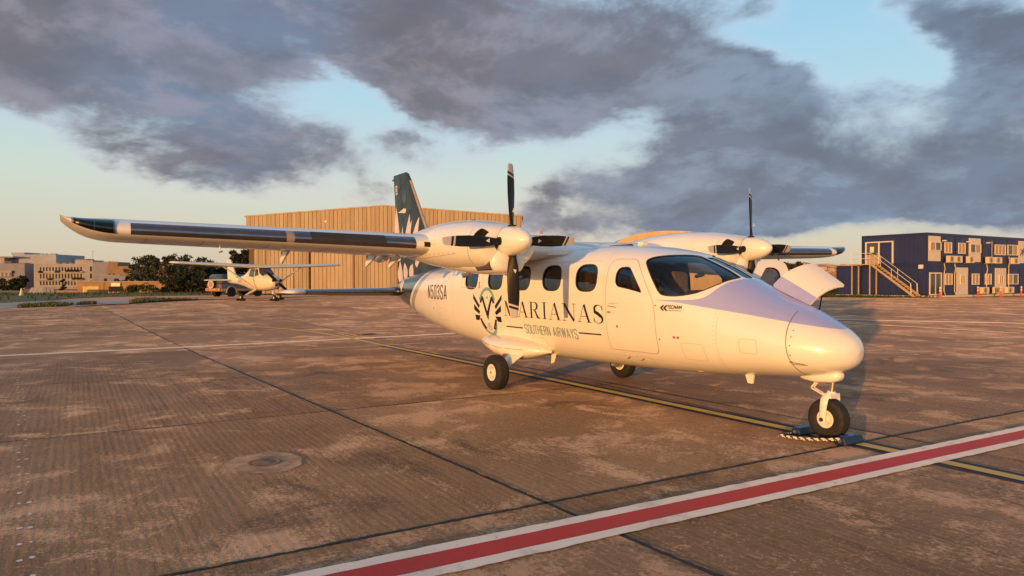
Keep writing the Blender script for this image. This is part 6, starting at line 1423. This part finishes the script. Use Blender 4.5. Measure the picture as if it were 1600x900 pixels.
for side in (-1, 1):
    k = MB(); r_ = []
    for x in np.linspace(.90, .24, 9): vm_ = float(np.interp(x, [.24, .5, .8, .9], [.62, .90, .86, .7])); r_.append([LF.pos(np.array([x]), np.array([q]), side)[0] + LF.nrm(np.array([x]), np.array([q]), side)[0] * .012 for q in np.linspace(0.001, vm_, 8)])
    k.loft(r_, closed=False, caps=False).build('windshield', M['glass_far'], lp, True)
for s in (-1, 1):
    MB().loft([[(xl - f * c, s * y, z + h_ * c * .8) for f, h_ in FO] for y, xl, c, z in ((0, .45, 1.62, 2.10), (2.6, .45, 1.62, 2.19), (5.2, .36, 1.15, 2.29), (5.42, .28, 1.0, 2.31), (5.5, .1, .7, 2.33))]).build('wing', M['cream'], lp, 50)
    MB().tube([(.15, s * .52, .75), (.05, s * 2.55, 2.12)], .045, 8).build('wing_strut', M['cream'], lp)
    MB().loft([[(xl - f * c, s * y, z + h_ * c * .6) for f, h_ in FO] for y, xl, c, z in ((0, -4.25, 1.25, 1.28), (1.6, -4.5, .85, 1.28), (1.72, -4.6, .6, 1.28))]).build('tailplane', M['cream'], lp, 50)
    MB().tube([(-.30, s * .35, .68), (-.32, s * .8, .45), (-.35, s * 1.2, .22)], [.07, .05, .04], 8).build('gear_leg', M['cream'], lp)
    w_ = MB().lathe([(.08, -.06), (.17, -.075), (.21, -.05), (.215, 0), (.21, .05), (.17, .075), (.08, .06)], (-.35, s * 1.28, .215), (0, 1, 0), 20).build('wheel', M['tyre'], lp, 40); MB().cyl((-.35, s * 1.28 - .055, .215), (-.35, s * 1.28 + .055, .215), .085, n=14).build('rim', M['white_dull'], w_)
MB().prism([(-3.9, 1.42), (-4.9, 2.70), (-5.45, 2.74), (-5.30, 1.3), (-4.6, 1.25)], lambda a, b_, k: (a, -.05 + k, b_), .10).build('fin', M['cream'], lp, bevel=.02)
MB().cyl((1.55, 0, .85), (1.55, 0, .35), .035, n=8).build('nose_strut', M['metal'], lp)
w_ = MB().lathe([(.07, -.055), (.15, -.065), (.185, -.04), (.19, 0), (.185, .04), (.15, .065), (.07, .055)], (1.55, 0, .19), (0, 1, 0), 20).build('wheel', M['tyre'], lp, 40); MB().cyl((1.55, -.05, .19), (1.55, .05, .19), .075, n=14).build('rim', M['white_dull'], w_)
for p in ((1.42, .0, .5), ): MB().box(p, (.12, .14, .2)).build('nose_fairing', M['cream'], lp, bevel=.02)
for s in (-1, 1): MB().cyl((1.90, s * .24, 1.26), (1.945, s * .24, 1.26), .09, n=14).build('air_inlet', M['void'], lp)
MB().cyl((1.86, -.05, .98), (1.955, -.05, .98), .09, n=14).build('landing_light', M['void'], lp); MB().cyl((1.7, .15, .78), (1.75, .15, .72), .05, n=10).build('exhaust_pipe', M['void'], lp)
MB().lathe([(.001, .26), (.08, .20), (.13, .08), (.14, 0)], (1.94, 0, 1.16), (1, 0, 0), 18).build('spinner', M['grille'], lp, True)
pr = MB()
for s in (-1, 1): pr.loft([[(2.02 + a * .5, math.cos(.72) * r * s + a * .9 * math.sin(.72), 1.16 - math.sin(.72) * r * s + a * .9 * math.cos(.72) + b_) for a, b_ in ((-w_, -.01), (w_, -.012), (w_, .012), (-w_, .01))] for r, w_ in ((.08, .05), (.35, .085), (.75, .07), (.94, .035))])
pr.build('propeller', M['black'], lp)
for a, b_ in ((-2.45, 1.16), (-2.75, 1.16), (-3.05, 1.17)): 
    k = MB(); stroke(k, [(a, b_), (a, b_ + .20), (a - .12, b_ + .20), (a - .12, b_), (a, b_)], .035, skin(0, 0, 1, 1, body=LF, side=-1, off=.006)); k.build('registration_letter', M['grille'], lp, recalc=False)
    k = MB(); stroke(k, [(a, b_), (a, b_ + .20), (a + .12, b_ + .20), (a + .12, b_), (a, b_)], .035, skin(0, 0, 1, 1, body=LF, side=1, off=.006)); k.build('registration_letter', M['grille'], lp, recalc=False)
for kx, ky in ((-.35, -1.28), (-.35, 1.28), (1.55, 0)):
    for dx in (-.26, .26):
        q = Matrix.Rotation(RANG + hd, 4, 'Z') @ Vector((kx + dx, ky, 0)); r_ = empty('wheel_chock', Vector(lp.location) + q, RANG + hd)
        r_.location.z = g1(r_.location.x, r_.location.y)
        which = {(-.35, -1.28): 'near the main wheel below the shadowed wing root', (-.35, 1.28): 'at the main wheel nearer the hangar doors', (1.55, 0): 'at the nose wheel'}[(kx, ky)]
        tag(r_, 'dark chock block ' + which + (', ahead of the tyre' if dx > 0 else ', behind the tyre'), 'wheel chock', 'chocks under the light plane')
        MB().prism([(-.10, 0), (.10, 0), (.03, .13), (-.03, .13)], lambda a, b_, k: (a, -.16 + k, b_), .32).build('chock_block', M['black'], r_)

# ================= parked off-road car =================
sv = place('offroad_car', PX(350, 57), 57, 0, label='dark green off-road car with a cream spare wheel cover parked behind the light plane', cat='car'); sv.rotation_euler = (0, 0, RANG + R_(60))
M['cargreen'] = mat('dark_green_paint', (.055, .065, .052), .25, var=.1, coat=.6); M['carsand'] = mat('sand_paint', (.42, .25, .12), .35, var=.1, coat=.4); M['cover'] = mat('cream_cover', (.55, .46, .33), .6, var=.1); M['tail_red'] = mat('tail_light_red', (.55, .05, .02), .25, var=.1)
# x forward, y to its left; rear axle at x = 0
BODY = [(-.95, .62), (-.93, .98), (-.90, 1.08), (3.2, 1.10), (3.45, 1.0), (3.5, .62), (3.42, .42), (-.9, .42)]
MB().prism(BODY, lambda a, b_, k: (a, -.90 + k, b_), 1.80).build('body', M['cargreen'], sv, 40, bevel=.05)
MB().loft([[(x0, -w_, z), (x1, -w_, z), (x1, w_, z), (x0, w_, z)] for z, x0, x1, w_ in ((1.09, -.90, 2.35, .84), (1.45, -.82, 1.95, .79), (1.72, -.74, 1.55, .73), (1.79, -.62, 1.4, .66))]).build('cabin', M['cargreen'], sv, 40, bevel=.05)
MB().prism([(-.96, .44), (3.5, .44), (3.5, .66), (-.96, .66)], lambda a, b_, k: (a, -.915 + k, b_), 1.83).build('lower_cladding', M['carsand'], sv, 40, bevel=.03)
MB().box2((-1.10, -.86, .46), (-.94, .86, .70)).build('rear_bumper', M['carsand'], sv, bevel=.04)
MB().loft([[(-.895 + .075 * q, -(.70 - .06 * q), 1.16 + .40 * q), (-.895 + .075 * q, .70 - .06 * q, 1.16 + .40 * q)] for q in (0, 1)], closed=False, caps=False).build('rear_window', M['glass_far'], sv)
bl_ = MB().cyl((-.93, .12, 1.0), (-1.13, .12, 1.0), .37, n=30).build('spare_wheel', M['tyre'], sv, 40, bevel=.03); MB().cyl((-1.131, .12, 1.0), (-1.15, .12, 1.0), .345, n=30).build('cover_disc', M['cover'], bl_, 40, bevel=.008); MB().cyl((-1.151, .12, 1.0), (-1.158, .12, 1.0), .23, n=24).build('cover_inset', M['leather_grey'], bl_, 40)
for s in (-1, 1):
    for x0, x1 in ((-.62, .18), (.28, 1.05), (1.12, 1.78)):
        y0, y1 = .868 * s, .79 * s
        MB().add([(x0 + .04, y0 * .985, 1.18), (x1 + (.0 if x1 < 1.7 else .28), y0 * .985, 1.18), (x1 - (.0 if x1 < 1.7 else .10), y1 * .993, 1.62), (x0 + .08, y1 * .993, 1.62)], [(0, 1, 2, 3)]).build('side_window', M['glass_far'], sv, recalc=False)
    MB().box2((-1.112, s * .55 - .14, .54), (-1.10, s * .55 + .14, .63)).build('tail_light', M['tail_red'], sv)
    MB().box2((-.965, s * .76 - .06, .78), (-.93, s * .76 + .06, 1.05)).build('tail_light', M['tail_red'], sv)
    MB().box2((1.7, s * .98 - .08, 1.18), (1.82, s * .98 + .08, 1.34)).build('mirror', M['cargreen'], sv, bevel=.02)
    for x in (0, 2.6):
        w_ = MB().lathe([(.19, -.10), (.33, -.12), (.365, -.08), (.37, 0), (.365, .08), (.33, .12), (.19, .10)], (x, s * .80, .37), (0, 1, 0), 28).build('wheel', M['tyre'], sv, 40)
        MB().lathe([(.001, s * .085), (.08, s * .10), (.18, s * .07), (.195, s * .11)], (x, s * .80, .37), (0, 1, 0), 24).build('rim', M['metal'], w_, 40)
        MB().tube([(x + .46 * math.cos(q), s * .915, .38 + .46 * math.sin(q)) for q in np.linspace(-.1, PI + .1, 14)], .05, 8).build('wheel_arch', M['carsand'], sv, 50)
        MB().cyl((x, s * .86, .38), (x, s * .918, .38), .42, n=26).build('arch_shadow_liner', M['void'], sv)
MB().tube([(-.5, -.6, 1.83), (1.2, -.6, 1.85)], .025, 6).tube([(-.5, .6, 1.83), (1.2, .6, 1.85)], .025, 6).build('roof_rail', M['black'], sv)
